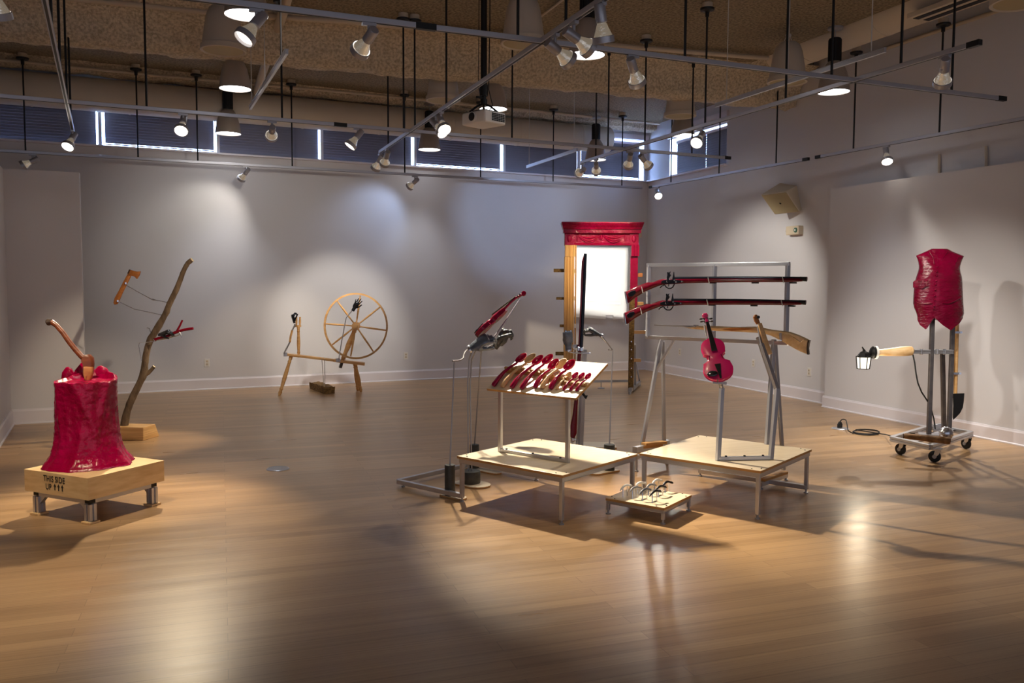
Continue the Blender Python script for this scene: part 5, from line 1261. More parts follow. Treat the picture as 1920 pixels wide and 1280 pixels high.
mb = MB(); mb.beam(at(1190, 843, 7.22), at(1252, 829, 7.6), .05, .05, V(0, 0, 1)); mb.obj('foot_bar', M['alu'], t, bevel=.003)
for a_, b_ in (((1201, 837.5), (1238, 834)), ((1207, 832), (1246, 828.5))):
    mb = MB(); mb.beam(at(*a_, 7.3), at(*b_, 7.42), .07, .022, V(0, 0, 1)); mb.obj('wood_pad', M['ply_edge'], t, bevel=.002)
M['red_gun'] = mat('dark_crimson_gun_cast', lin(84, 0, 20), 0.2, col2=lin(102, 0, 28), scale=(3, 20, 20), bump=0.05, sss=0.1, spec=.45)
def musket(label, f, off):
    """flintlock drawn in the rack's plane; f shifts the outline of the upper gun to this one"""
    P = lambda x, y, o=0.0: rk(*f(x, y), off + o)
    t = thing('musket', label, 'musket', P(1330, 526), group='crimson flintlock muskets on the rack')
    mb = MB(); mb.slab([P(x, y) for x, y in ((1173.5, 547), (1197.5, 535.6), (1216, 529), (1225, 529.2), (1235, 525), (1245, 522.6), (1266, 522.6), (1360, 522), (1480, 521.6), (1500, 522), (1507, 524.5), (1504, 527.4), (1481.6, 528.6), (1380, 529), (1330, 530), (1285, 530.8), (1267.5, 532.2), (1252, 533), (1240, 534), (1230, 537.6), (1210, 546), (1191, 557.5), (1177.5, 568.5), (1176, 560), (1175, 553))], rn, .048, .010); mb.obj('stock', M['red_gun'], t, smooth=True, ang=50)
    mb = MB(); mb.tube([P(1262, 522.3), P(1380, 521.0), P(1513.5, 522.0)], [.0165, .014, .0135], 14); mb.obj('barrel', M['gunsteel'], t, smooth=True)
    mb = MB(); mb.tube([P(1500, 522.5), P(1513, 523.5)], [.017, .0175], 14); mb.obj('muzzle_cap', M['black'], t, smooth=True)
    mb = MB(); mb.slab([P(x, y, .026) for x, y in ((1240, 527), (1246, 524.5), (1262, 524), (1272, 525.2), (1281, 526.5), (1281, 529), (1272, 530.3), (1258, 532), (1246, 531.8), (1240, 530))], rn, .008, .002); lk = mb.obj('lock_plate', M['gunsteel'], t)
    mb = MB(); mb.slab([P(x, y, .034) for x, y in ((1251, 529), (1250.5, 520), (1251.5, 515), (1251, 510.5), (1253, 509.5), (1254, 511.5), (1257.5, 508.5), (1256, 513), (1258, 516), (1256, 519), (1254, 522), (1255, 529))], rn, .012, .002); mb.obj('hammer', M['gunsteel'], lk)
    mb = MB(); mb.slab([P(x, y, .032) for x, y in ((1261, 524), (1262, 518), (1263.5, 509.5), (1264.2, 516), (1265.5, 524))], rn, .016, .002); mb.obj('frizzen', M['gunsteel'], lk)
    for x, y, r in ((1252, 527.5, .010), (1268, 528.5, .008), (1279, 527.5, .007), (1265, 525, .008)):
        mb = MB(); c = P(x, y, .030); mb.cyl(c, c + rn * .008, r, 10); mb.obj('lock_screw', M['steel'], lk, smooth=True)
    mb = MB(); mb.tube([P(x, y) for x, y in ((1247, 534.5), (1249, 538), (1253, 540.3), (1258, 540.3), (1261.5, 538), (1264.5, 532.5))], .0055, 8); mb.tube([P(1254, 533), P(1254, 537)], .004, 6); mb.tube([P(x, y) for x, y in ((1246.5, 534), (1241, 536), (1237.5, 539.5))], .005, 6); mb.obj('trigger_guard', M['gunsteel'], t, smooth=True)
    mb = MB(); mb.slab([P(x, y, .0235) for x, y in ((1177, 550), (1183, 545.5), (1191, 543.8), (1192.5, 549), (1187, 555), (1179, 556.5))], rn, .006, .002); mb.obj('patch_box', M['gunsteel'], t)
    mb = MB(); mb.slab([P(x, y) for x, y in ((1172.6, 546.6), (1175, 546), (1176.6, 553), (1178.6, 568.4), (1176.6, 569.2), (1174.6, 560))], rn, .05, .003); mb.obj('butt_plate', M['steel'], t)
    for x, y0, y1 in ((1203, 538, 548.5), (1327.5, 520.5, 530.8), (1467, 520, 529.8)):
        mb = MB(); mb.beam(P(x, y0, .026), P(x + 2.5, y1, .026), .006, .004); mb.beam(P(x, y0 - .3, .026), P(x, y0 - .3, -.06), .006, .006); mb.beam(P(x + 2.5, y1, .026), P(x + 2.5, y1, -.06), .006, .006); mb.obj('holding_clip', M['hanger'], t)
    for x in (1337, 1416, 1487): 
        mb = MB(); mb.box(P(x, 530.0, -.0), (.05, .03, .012), Matrix((re, rn, V(0, 0, 1))).transposed()); mb.obj('lug', M['black'], t)
    return t
musket('upper crimson flintlock musket on the aluminium rack', lambda x, y: (x, y), .075)
musket('lower crimson flintlock musket on the aluminium rack', lambda x, y: (x - 2.2, y + 39.6 + (x - 1173) / 340 * 4.2), .075)
P = lambda x, y, o=0.0: rk(x, y, .06 + o)
t = thing('wooden_rifle', 'pale carved wooden rifle with butt to the right, low on the rack', 'rifle', P(1400, 618))
mb = MB(); mb.slab([P(x, y) for x, y in ((1283, 614), (1296, 612.4), (1307.5, 610.6), (1340, 611), (1380, 613), (1416, 612), (1432, 614.5), (1447, 618), (1465, 620), (1481.6, 622), (1498, 628), (1510, 633.4), (1518, 637.5), (1515.6, 645), (1515, 653), (1515.4, 663.8), (1505, 660), (1493.7, 654.7), (1481, 647.5), (1469.3, 640.5), (1458, 634.5), (1447, 629), (1434, 625.5), (1420, 623.5), (1380, 621.4), (1350, 620.5), (1320, 618), (1300, 616.4))], rn, .046, .010); mb.obj('stock', M['pale_grip'], t, smooth=True, ang=50)
mb = MB(); mb.tube([P(1227, 609), P(1308, 612)], .0062, 8); mb.obj('ramrod', M['alu_dark'], t, smooth=True)
mb = MB(); mb.slab([P(x, y, .024) for x, y in ((1350, 616), (1372, 614.2), (1398, 614.5), (1418, 616), (1398, 619), (1372, 620))], rn, .01, .003); mb.obj('lock_panel', M['hatchet'], t, smooth=True)
mb = MB(); mb.slab([P(x, y, .024) for x, y in ((1478, 627), (1492, 634), (1501, 641), (1507, 636), (1514, 639), (1512.5, 651), (1502, 644), (1488, 635))], rn, .008, .003); mb.obj('carved_panel', M['pale_grip'], t, smooth=True)
mb = MB(); mb.slab([P(x, y) for x, y in ((1516, 637), (1519, 638), (1517, 645), (1516, 653), (1517, 664.5), (1514.5, 664), (1514, 653), (1514.6, 645))], rn, .048, .003); mb.obj('butt_plate', M['dark_wood'], t)
mb = MB(); mb.box(P(1305, 611, .0), (.03, .03, .022)); mb.beam(P(1463, 624, .03), P(1464, 637, .03), .016, .012); mb.beam(P(1464, 637, .03), P(1464, 637, -.06), .016, .012); mb.beam(P(1338, 620, 0), P(1338, 620, -.06), .016, .012); mb.obj('holding_clip', M['steel'], t)

# ================================================================ NINE LITTLE HANDLES ON PINS
GR = Matrix((es, gs, V(0, 0, 1))).transposed()
M['grey_cast2'] = mat('mid_grey_cast', lin(96, 96, 102), 0.4, bump=0.1, scale=(40, 40, 40))
HND = [((1162.7, 920.7), (1184.5, 911.6), 'white_cast', 'white little curved handle on two pins at the platform edge, nearest the left'), ((1190.2, 913.9), (1212, 907.6), 'white_cast', 'white little curved handle in the middle of the white ones'),
       ((1222.3, 908.7), (1241.8, 902.4), 'white_cast', 'white little curved handle farthest from the platform front'), ((1180.5, 923.6), (1201.7, 916.1), 'grey_cast', 'light grey little handle with a silver sheen, front of the two light grey ones'),
       ((1210.8, 917.3), (1230.3, 911.6), 'grey_cast', 'light grey little handle behind the mid grey one'), ((1199.4, 927.6), (1220.6, 919.6), 'grey_cast2', 'mid grey little handle in the front row beside the black one'),
       ((1217.7, 931.6), (1239.5, 922.4), 'black_cast', 'black little handle nearest the platform front edge'), ((1229.2, 920.2), (1249.2, 915), 'black_cast', 'black little handle in the middle of the three black ones'),
       ((1241.8, 912.1), (1261.3, 906.4), 'black_cast', 'black little handle farthest back, its tip highest')]
for (a, b, mm, lb_) in HND:
    pa, pb2 = fl(a[0] + 5.2, a[1] + 11.5, .116), fl(a[0] + 13.6, a[1] + 8.5, .116)
    da = (pa - EYE).dot(FWD); db = (pb2 - EYE).dot(FWD) + .02
    t = thing('curved_handle', lb_, 'small sculpture', (pa + pb2) / 2, group='little curved handles on pins')
    A_, B_ = at(a[0], a[1] - 1, da - .004), at(b[0], b[1], db); d = B_ - A_
    arc = [(0, 0), (.08, .008), (.2, .020), (.36, .029), (.52, .030), (.66, .025), (.78, .018), (.88, .014), (1, .006)]
    mb = MB(); mb.tube([A_ + d * f + V(0, 0, z * .8) for f, z in arc], [.003, .0062, .0085, .0092, .0086, .0076, .0074, .0092, .006], 10); mb.obj('grip', M[mm], t, smooth=True)
    for p, f, z in ((pa, .24, .018), (pb2, .62, .021)):
        q = A_ + d * f + V(0, 0, z); mb = MB(); mb.cyl(V(p.x, p.y, .116), q, .0040, 8); mb.obj('pin', M['steel'], t, smooth=True)
# ================================================================ DOOR SURROUND NEAR THE CORNER
DD = 12.55
dn = -FB                                    # front of the surround, towards the open room
def dp(px, py, off=0.0): return at(px, py, DD - off)
def panel(px0, py0, px1, py1, off, th):     # upright box between two pixel corners, front face off in front of the plane
    a = dp(px0, py1); b = dp(px1, py0); c = (a + b) / 2
    return ((b - a).dot(RB), th, b.z - a.z, c + dn * (off - th / 2))
DR = Matrix((RB, FB, V(0, 0, 1))).transposed()
def pbox(mb, *a):
    w, th, h, c = panel(*a); mb.box(c, (w, th, h), DR); return mb
t = thing('door_surround', 'classical door surround with crimson cast lintel, one golden wood and one crimson pilaster', 'door surround', xy(dp(1128, 738)))
mb = MB()
prof = [(0, 459.8), (.03, 459.8), (.035, 457.5), (.02, 456), (.02, 440), (.035, 438.5), (.04, 437.3), (.075, 437.3), (.08, 430.5), (.105, 430), (.115, 427), (.15, 423.5), (.165, 420.5), (.175, 419.8), (.175, 417.5), (0, 417.5)]
xl, xr = 1058.5, 1197.5
cz = [(o, dp(1128, y).z) for o, y in prof]
L0, R0 = xy(dp(xl, 440)), xy(dp(xr, 440))
def vy_(o): return o
r0 = mb.verts([L0 - RB * (o * .30 if o > .05 else 0) + dn * o + V(0, 0, z) for o, z in cz]); r1 = mb.verts([R0 + RB * (o * .30 if o > .05 else 0) + dn * o + V(0, 0, z) for o, z in cz])
q0 = mb.verts([L0 - RB * (o * .30 if o > .05 else 0) - dn * .10 + V(0, 0, z) for o, z in cz]); q1 = mb.verts([R0 + RB * (o * .30 if o > .05 else 0) - dn * .10 + V(0, 0, z) for o, z in cz])
K = len(cz)
for i in range(K - 1):
    mb.face([r0[i], r1[i], r1[i + 1], r0[i + 1]]); mb.face([q0[i], r0[i], r0[i + 1], q0[i + 1]]); mb.face([r1[i], q1[i], q1[i + 1], r1[i + 1]]); mb.face([q1[i], q0[i], q0[i + 1], q1[i + 1]])
lint = mb.obj('lintel', M['red'], t, smooth=True, ang=25)
mb = MB(); n = 44
for i in range(n):
    x0 = 1061 + i * (134 / n); pbox(mb, x0, 432.0, x0 + 134 / n * .55, 436.8, .095, .04)
mb.obj('dentil_row', M['red'], lint)
def relief(pts, r, n=8, off=.024): return [dp(x, y, off) for x, y in pts]
mb = MB()
for s, cx in ((1, 1104.5), (1, 1151)):
    for k, (dy, rr) in enumerate(((0, .016), (-3.2, .012), (2.6, .010))):
        pts = [(cx - 20.5 + 41 * f, 441.5 + dy * .4 + (9.0 + dy) * math.sin(PI * f)) for f in [j / 14 for j in range(15)]]
        mb.tube(relief(pts, rr), [rr * (.45 + .75 * math.sin(PI * j / 14)) for j in range(15)], 8)
mb.sphere(dp(1127.5, 444.5, .022), .030, 16, (.62, .5, 1.25), DR); mb.tube([dp(1127.5 + 3.6 * math.cos(a), 444.5 + 5.6 * math.sin(a), .024) for a in [2 * PI * j / 20 for j in range(20)]], .006, 6, closed=True)
for x0 in (1083, 1172): mb.tube(relief([(x0, 441), (x0 + .5, 447), (x0 - .5, 452)], .01), [.014, .016, .006], 8)
mb.obj('swag_ornament', M['red'], lint, smooth=True)
for x0, x1 in ((1059.5, 1076), (1180.5, 1196.5)):
    mb = MB(); pbox(mb, x0, 439, x1, 459, .032, .03); c = dp((x0 + x1) / 2, 447.5, .034); mb.sphere(c, .042, 16, (.8, .4, 1.25), DR)
    for y in (440.5, 442): 
        for j in range(4): mb.sphere(dp(x0 + 2.5 + j * 3.7, y, .032), .007, 8)
    mb.obj('end_block', M['red'], lint, smooth=True, ang=40)
def fluted(x0, x1, y0, y1, m, name, nfl, off=.02):
    a, b = dp(x0, y1), dp(x1, y0); w = (b - a).dot(RB); c0 = xy(dp(x0, 600)); mb = MB(); pts = []
    pts.append((0, -.09)); pts.append((0, off)); N = nfl
    for i in range(N):
        u0 = .012 + (w - .024) * i / N; u1 = .012 + (w - .024) * (i + 1) / N
        pts += [(u0, off), (u0 + (u1 - u0) * .22, off), (u0 + (u1 - u0) * .34, off - .010), (u0 + (u1 - u0) * .66, off - .010), (u0 + (u1 - u0) * .78, off)]
    pts += [(w, off), (w, -.09)]
    lo = mb.verts([c0 + RB * x + dn * y + V(0, 0, a.z) for x, y in pts]); hi = mb.verts([c0 + RB * x + dn * y + V(0, 0, b.z) for x, y in pts])
    for i in range(len(pts)): mb.face([lo[i], lo[(i + 1) % len(pts)], hi[(i + 1) % len(pts)], hi[i]])
    mb.face(lo[::-1]); mb.face(hi); return mb.obj(name, m, t)
fluted(1058.3, 1077, 460, 481, M['oak_y'], 'wooden_capital', 2, .03)
fluted(1057.6, 1077, 481.3, 737, M['oak_y'], 'wooden_pilaster', 3)
mb = MB(); pbox(mb, 1077.2, 460, 1080.8, 737, -.01, .06); js = mb.obj('jamb_strip', M['ply_edge'], t)
for y in (472, 508, 559, 611, 652):
    mb = MB(); pbox(mb, 1076.4, y - 4, 1079.6, y + 4, .0, .02); mb.obj('hinge_leaf', M['white_plastic'], t, bevel=.003)
fluted(1181.5, 1196.3, 460, 480.5, M['red'], 'crimson_capital', 2, .035)
mb = MB()
for cx in (1184.5, 1193):
    for j in range(7): mb.sphere(dp(cx, 463 + j * 2.5, .036), .008, 8)
mb.obj('bead_row', M['red'], t, smooth=True)
mb = MB(); pbox(mb, 1181, 480.7, 1195.5, 590, .022, .10); mb.obj('crimson_pilaster', M['red'], t, bevel=.006)
mb = MB(); pbox(mb, 1180, 560, 1190, 736, -.03, .07); mb.obj('back_post', M['rough_block'], t, bevel=.004)
mb = MB()
for y in (640, 655, 672, 690, 706): c = dp(1183.5, y, -.02); mb.cyl(c, c + dn * .02, .010, 8)
mb.obj('bolt', M['steel'], t, smooth=True)
for x0, y0, x1, y1, m_ in ((1038.5, 503.5, 1058, 510, 'rough_block'), (1043.5, 557, 1058, 562, 'rough_block'), (1050, 608.5, 1058, 613.5, 'rough_block'), (1042, 660, 1058, 666.5, 'rough_block'),
                           (1194, 512, 1206, 519, 'axe_end'), (1188, 566, 1208, 572.5, 'oak'), (1186, 620, 1212, 626, 'oak'), (1186, 673, 1203, 679, 'oak')):
    mb = MB(); pbox(mb, x0, y0, x1, y1, -.05, .04); mb.obj('side_batten', M[m_], t, bevel=.004)
fr = fl(1186, 738)
mb = MB()
f_a, f_b = fl(1181, 739), fl(1199, 723)
mb.beam(f_a + V(0, 0, .06), f_b + V(0, 0, .06), .05, .05)
for q in (f_a, f_b): mb.cyl(q, q + V(0, 0, .04), .022, 10)
mb.obj('foot_beam', M['alu_dark'], t)
mb = MB(); mb.beam(fl(1191, 731) + V(0, 0, .06), dp(1190.5, 645, -.12), .03, .03); mb.beam(f_b + V(0, 0, .08), dp(1191.5, 676, -.12), .02, .02)
mb.beam(dp(1190.5, 645, -.12), dp(1184, 645, -.06), .03, .03); mb.obj('back_strut', M['alu'], t)
mb = MB(); mb.beam(fl(1060, 733) + V(0, 0, .12) + FB * .2, fl(1186, 731) + V(0, 0, .12) + FB * .2, .035, .035); c = fl(1127, 728); mb.cyl(c, c + V(0, 0, .10), .008, 8); mb.lathe([(.055, 0), (.055, .008), (.02, .02)], Matrix.Translation(c), 14)
mb.obj('cross_bar', M['alu_dark'], t)
mb = MB(); a_, b_ = fl(1057, 740), fl(1074, 724); mb.beam(a_ + V(0, 0, .05), b_ + V(0, 0, .05), .05, .05)
for q in (a_, b_): mb.cyl(q, q + V(0, 0, .03), .022, 10)
mb.obj('foot_beam', M['alu_dark'], t)

# white door shape on the back wall, built solid, seen through the surround
def wp(px, py, off=0.0): return onp(px, py, B0 + BN * off, BN)
O = .035
t = thing('door_shape', 'brightly lit white panelled door shape on the wall, seen through the crimson surround', 'door', wp(1128, 598, O))
out = [(1064, 463.5), (1177.5, 464), (1173.5, 597), (1149, 598.8), (1149, 590.8), (1134.9, 590.8), (1134.9, 597.8), (1064, 593.5)]
mb = MB(); mb.slab([wp(x, y, O - .016) for x, y in out], BN, .032, .002); mb.obj('leaf', M['door_white'], t)
for x0, y0, x1, y1 in ((1089.5, 480.5, 1124, 507), (1133.5, 480.5, 1165.5, 507), (1089.5, 520.5, 1123, 571), (1132.5, 520.5, 1165.5, 571)):
    mb = MB(); q = [wp(x, y, O + .003) for x, y in ((x0, y1), (x1, y1), (x1, y0), (x0, y0))]
    for i in range(4): mb.beam(q[i], q[(i + 1) % 4], .012, .010, BN)
    if y1 - y0 > 20:
        c = sum(q, V(0, 0, 0)) / 4; mb.slab([c + (p - c) * .80 - BN * .003 for p in q], BN, .010, .004)
    mb.obj('raised_panel', M['door_white'], t, bevel=.002)
def door_mask(l, mw):
    """shutters of the framing lamp: four straight blades cut its cone to the door"""
    l.use_nodes = True; nt = l.node_tree; L = nt.links; N = nt.nodes.new
    em = nt.nodes['Emission']
    tc = N('ShaderNodeTexCoord'); sx = N('ShaderNodeSeparateXYZ'); L.new(tc.outputs['Normal'], sx.inputs[0])
    def op(o, a, b):
        d = N('ShaderNodeMath'); d.operation = o
        for i, v in enumerate((a, b)):
            if isinstance(v, float): d.inputs[i].default_value = v
            else: L.new(v, d.inputs[i])
        return d.outputs[0]
    u, v = op('DIVIDE', sx.outputs['X'], sx.outputs['Z']), op('DIVIDE', sx.outputs['Y'], sx.outputs['Z'])
    inv = mw.inverted(); q = []
    for x, y in ((1064, 465), (1176.8, 465.5), (1173.3, 596), (1064, 592.8)):
        c = inv @ wp(x, y, O); q.append((c.x / c.z, c.y / c.z))
    cu, cv = sum(a for a, _ in q) / 4, sum(b for _, b in q) / 4; out = None
    for (a0, b0), (a1, b1) in zip(q, q[1:] + q[:1]):
        nu, nv = b1 - b0, a0 - a1; k = nu * a0 + nv * b0
        if nu * cu + nv * cv > k: nu, nv, k = -nu, -nv, -k
        m = op('LESS_THAN', op('ADD', op('MULTIPLY', u, float(nu)), op('MULTIPLY', v, float(nv))), float(k))
        out = m if out is None else op('MULTIPLY', out, m)
    L.new(out, em.inputs['Strength'])
dcen = (wp(1068, 464, O) + wp(1176, 597, O)) / 2
spot('spotlight below a rod at the track end, lighting the white door', 3, 1118, dcen + V(0, 0, .0), 1500, (1, .97, .92), 50, False, .0, door_mask)  # mask added so this lamp's light falls on the door alone

# ================================================================ CART WITH VEST, LANTERN AND SPADE
CD = 8.05
cL, cF, cR = fl(1672, 820, .165), fl(1745, 836, .165), fl(1821, 810, .165)
cB = cL + cR - cF
cc = (cL + cR) / 2
t = thing('wheeled_cart', 'aluminium floor cart on four black casters with dark steel poles', 'cart', xy(cc))
mb = MB()
for a, b in ((cL, cF), (cF, cR), (cR, cB), (cB, cL)):
    for dz in (-.014, .014): mb.beam(a + V(0, 0, dz - .012), b + V(0, 0, dz - .012), .045, .020)
    mb.beam(a + V(0, 0, -.012), b + V(0, 0, -.012), .030, .030)
mb.obj('frame', M['alu'], t, bevel=.002)
mb = MB(); mid = [cL.lerp(cF, .5), cB.lerp(cR, .5)]; mb.beam(mid[0] + V(0, 0, -.01), mid[1] + V(0, 0, -.01), .08, .02); mb.obj('cross_member', M['alu'], t)
for a_, b_, w_2, h_2 in ((fl(1722, 812, .18), fl(1765, 815, .18), .12, .012), (fl(1748, 800, .2), fl(1770, 797, .22), .05, .05)):
    mb = MB(); mb.beam(a_, b_, w_2, h_2); mb.obj('mounting_plate', M['steel'], t, bevel=.003)
def caster(c, ang):
    R = Matrix.Rotation(ang, 3, 'Z'); ax = R @ V(1, 0, 0); fw = R @ V(0, 1, 0)
    mb = MB(); mb.box(c + V(0, 0, .128), (.075, .075, .008), R); mb.cyl(c + V(0, 0, .112), c + V(0, 0, .126), .024, 14)
    for s in (-1, 1): mb.slab([c + ax * s * .022 + fw * u + V(0, 0, z) for u, z in ((-.022, .116), (.022, .116), (.036, .052), (.020, .045), (-.012, .08))], ax, .004)
    f = mb.obj('caster_fork', M['steel'], t)
    mb = MB(); w = c + fw * .026; mb.lathe([(.02, -.014), (.045, -.015), (.053, -.010), (.054, 0), (.053, .010), (.045, .015), (.02, .014)], Matrix.Translation(w + V(0, 0, .054)) @ R.to_4x4() @ Matrix.Rotation(PI / 2, 4, 'Y'), 24)
    mb.obj('caster_wheel', M['rubber'], f, smooth=True, ang=40)
    mb = MB(); mb.cyl(w + V(0, 0, .054) - ax * .026, w + V(0, 0, .054) + ax * .026, .018, 14); mb.obj('hub', M['alu_dark'], f, smooth=True)
kL, kF, kR = fl(1688, 852), fl(1752, 866), fl(1811, 841)
for c, a in ((kL, .15), (kF, .62), (kR, -.02), (kL + kR - kF, .9)): caster(c - V(-math.sin(a), math.cos(a), 0) * .026, a)
def pole(name, pts, d, w, m):
    mb = MB(); mb.beam(at(*pts[0], d[0]), at(*pts[1], d[1]), w, w, FB); return mb.obj(name, M[m], t, bevel=.003)
pole('steel_pole', ((1741.5, 814), (1749.5, 560)), (7.98, 8.05), .036, 'iron'); pole('steel_pole', ((1770, 806), (1767, 655)), (8.3, 8.12), .036, 'iron'); pole('steel_pole', ((1779.5, 806), (1788, 560)), (8.1, 8.15), .036, 'iron')
mb = MB(); a, b = at(1709, 658.7, 7.96), at(1786, 659.5, 8.1)
for dz in (-.012, .012): mb.beam(a + V(0, 0, dz), b + V(0, 0, dz), .03, .016)
mb.beam(a, b, .022, .024); ar = mb.obj('lantern_arm', M['alu'], t, bevel=.002)
mb = MB()
for x0 in (1727, 1757, 1771): mb.beam(at(x0, 654, 7.99), at(x0, 664.5, 7.99), .03, .012)
mb.obj('arm_clamp', M['steel'], t, bevel=.002)
mb = MB(); mb.tube([at(1711.5, 657.5, 7.94), at(1709, 657.5, 7.94), at(1700, 658, 7.94), at(1690, 658.5, 7.94), at(1675, 659.5, 7.94), at(1660, 660.5, 7.94), at(1644, 661, 7.94)], [.030, .043, .047, .046, .040, .034, .029], 18); mb.obj('wooden_grip', M['pale_grip'], t, smooth=True)
# lantern
lt = thing('wall_lantern', 'small lit black lantern with glass panes at the end of the wooden grip', 'lantern', at(1618, 692, 7.9))
LDp = 7.92
mb = MB(); a = at(1644, 660.5, LDp); mb.cyl(a, a - RB * .02, .060, 24); mb.obj('wall_plate', M['white_plastic'], lt, smooth=True)
mb = MB(); mb.lathe([(.056, 0), (.058, .02), (.045, .035), (.018, .05)], Matrix.Translation(a - RB * .018) @ Matrix((FB, V(0, 0, 1), -RB)).transposed().to_4x4(), 24); mb.tube([at(1637, 661, LDp), at(1630, 663, LDp), at(1623, 660, LDp), at(1617.5, 652, LDp), at(1616.5, 650, LDp)], [.012, .011, .010, .007, .004], 8); mb.obj('bracket_arm', M['black'], lt, smooth=True)
lc = at(1619, 679, LDp)
mb = MB()
mb.lathe([(.070, .050), (.062, .058), (.045, .080), (.03, .098), (.012, .105), (.012, .12)], Matrix.Translation(lc), 6)
for k in range(6):
    an = 2 * PI * k / 6 + .3; v0 = V(math.cos(an), math.sin(an), 0)
    mb.tube([lc + v0 * .066 + V(0, 0, .056), lc + v0 * .054 + V(0, 0, -.062)], .0042, 6); w0 = V(math.cos(an + PI / 3), math.sin(an + PI / 3), 0)
    mb.tube([lc + v0 * .056 + V(0, 0, -.060), lc + w0 * .056 + V(0, 0, -.060)], .0042, 6); mb.tube([lc + v0 * .067 + V(0, 0, .052), lc + w0 * .067 + V(0, 0, .052)], .0042, 6)
mb.obj('lantern_cage', M['black'], lt, smooth=True, ang=40)
M['pane'] = mat('glowing_lantern_glass', lin(255, 250, 235), .1, emit=(1.0, .93, .78, 1), estr=.9)
mb = MB(); mb.lathe([(.050, -.058), (.061, .050)], Matrix.Translation(lc), 6, cap=False); mb.obj('glass_panes', M['pane'], lt)
M['bulb'] = mat('lit_bulb', lin(255, 250, 235), .3, emit=(1, .9, .7, 1), estr=8)
mb = MB(); mb.sphere(lc, .026, 12, (1, 1, 1.4)); mb.obj('bulb', M['bulb'], lt, smooth=True)
l = bpy.data.lights.new('lantern_light', 'POINT'); l.energy = 10; l.color = (1, .85, .62); l.shadow_soft_size = .08
o = bpy.data.objects.new('lantern_light', l); COL.objects.link(o); o.parent = lt; o.location = lc - lt.location + V(0, 0, -.10)
# spade
s = thing('spade', 'black spade with wooden handle hanging head down behind the cart', 'spade', at(1796, 760, 8.22))
SDp = 8.22
mb = MB(); mb.tube([at(1797, 560, SDp + .02), at(1794.5, 610, SDp), at(1791, 745, SDp)], .018, 12); mb.obj('handle', M['oak'], s, smooth=True)
mb = MB(); mb.slab([at(x, y, SDp - .02) for x, y in ((1786.8, 738), (1791, 737.5), (1808, 737), (1807, 752), (1805, 764), (1800, 774), (1793, 781.5), (1787.5, 786.5), (1786.5, 782), (1787.5, 760))], FB, .012, .003); mb.obj('blade', M['black'], s)
for y, x0 in ((623, 1794.3), (700, 1792.2)):
    mb = MB(); mb.beam(at(x0 - 7, y, SDp - .03), at(x0 + 8, y, SDp - .03), .012, .02); mb.cyl(at(x0 + 8, y, SDp - .04), at(x0 + 8, y, SDp + .0), .012, 8); mb.obj('hose_clamp', M['steel'], s, smooth=True)
# log and fluted ball on the cart
g = thing('split_log', 'rough split brown log lying on the front of the cart', 'log', fl(1735, 824, .18))
mb = MB(); a, b = at(1694, 817, 7.72), at(1781, 826, 7.60); dd = (b - a).normalized()
mb.tube([a + dd * f * (b - a).length for f in (0, .03, .12, .3, .5, .75, .97, 1)], [.024, .032, .034, .036, .038, .040, .042, .038], 12, .8, V(0, 0, 1))
for v in mb.bm.verts: v.co += V(noise.noise(v.co * 15), noise.noise(v.co * 15 + V(3, 3, 0)), noise.noise(v.co * 15 + V(0, 7, 7))) * .006
M['log'] = mat('weathered_log', lin(96, 64, 34), .7, col2=lin(150, 108, 62), scale=(9, 30, 30), detail=6, bump=.6)
mb.obj('log_body', M['log'], g, smooth=True, ang=50)
mb = MB(); mb.cyl(a - dd * .004, a + dd * .006, .022, 12); mb.obj('dark_end', M['dark_wood'], g, smooth=True)
b_ = thing('fluted_ball', 'silver fluted metal ball sitting on the split log', 'metal ball', at(1773.5, 824, 7.68))
bc = at(1774, 812, 7.70); ax = (-FWD * .9 + RGT * -.1 + UPV * .1).normalized(); fa_, fb_ = frame(ax)
mb = MB(); nA, rings = 48, []
for i in range(13):
    ph = PI * i / 12; pts = []
    for j in range(nA):
        th = 2 * PI * j / nA; r = .064 * (1 - .10 * abs(math.cos(6 * th)) ** 3 * math.sin(ph))
        pts.append(bc + (fa_ * math.cos(th) + fb_ * math.sin(th)) * (r * max(.02, math.sin(ph))) + ax * (.056 * math.cos(ph)))
    rings.append(mb.verts(pts))
for A_, B_ in zip(rings, rings[1:]):
    for j in range(nA): mb.face([A_[j], A_[(j + 1) % nA], B_[(j + 1) % nA], B_[j]])
mb.face(rings[0][::-1]); mb.face(rings[-1]); mb.obj('ball_body', M['steel'], b_, smooth=True)
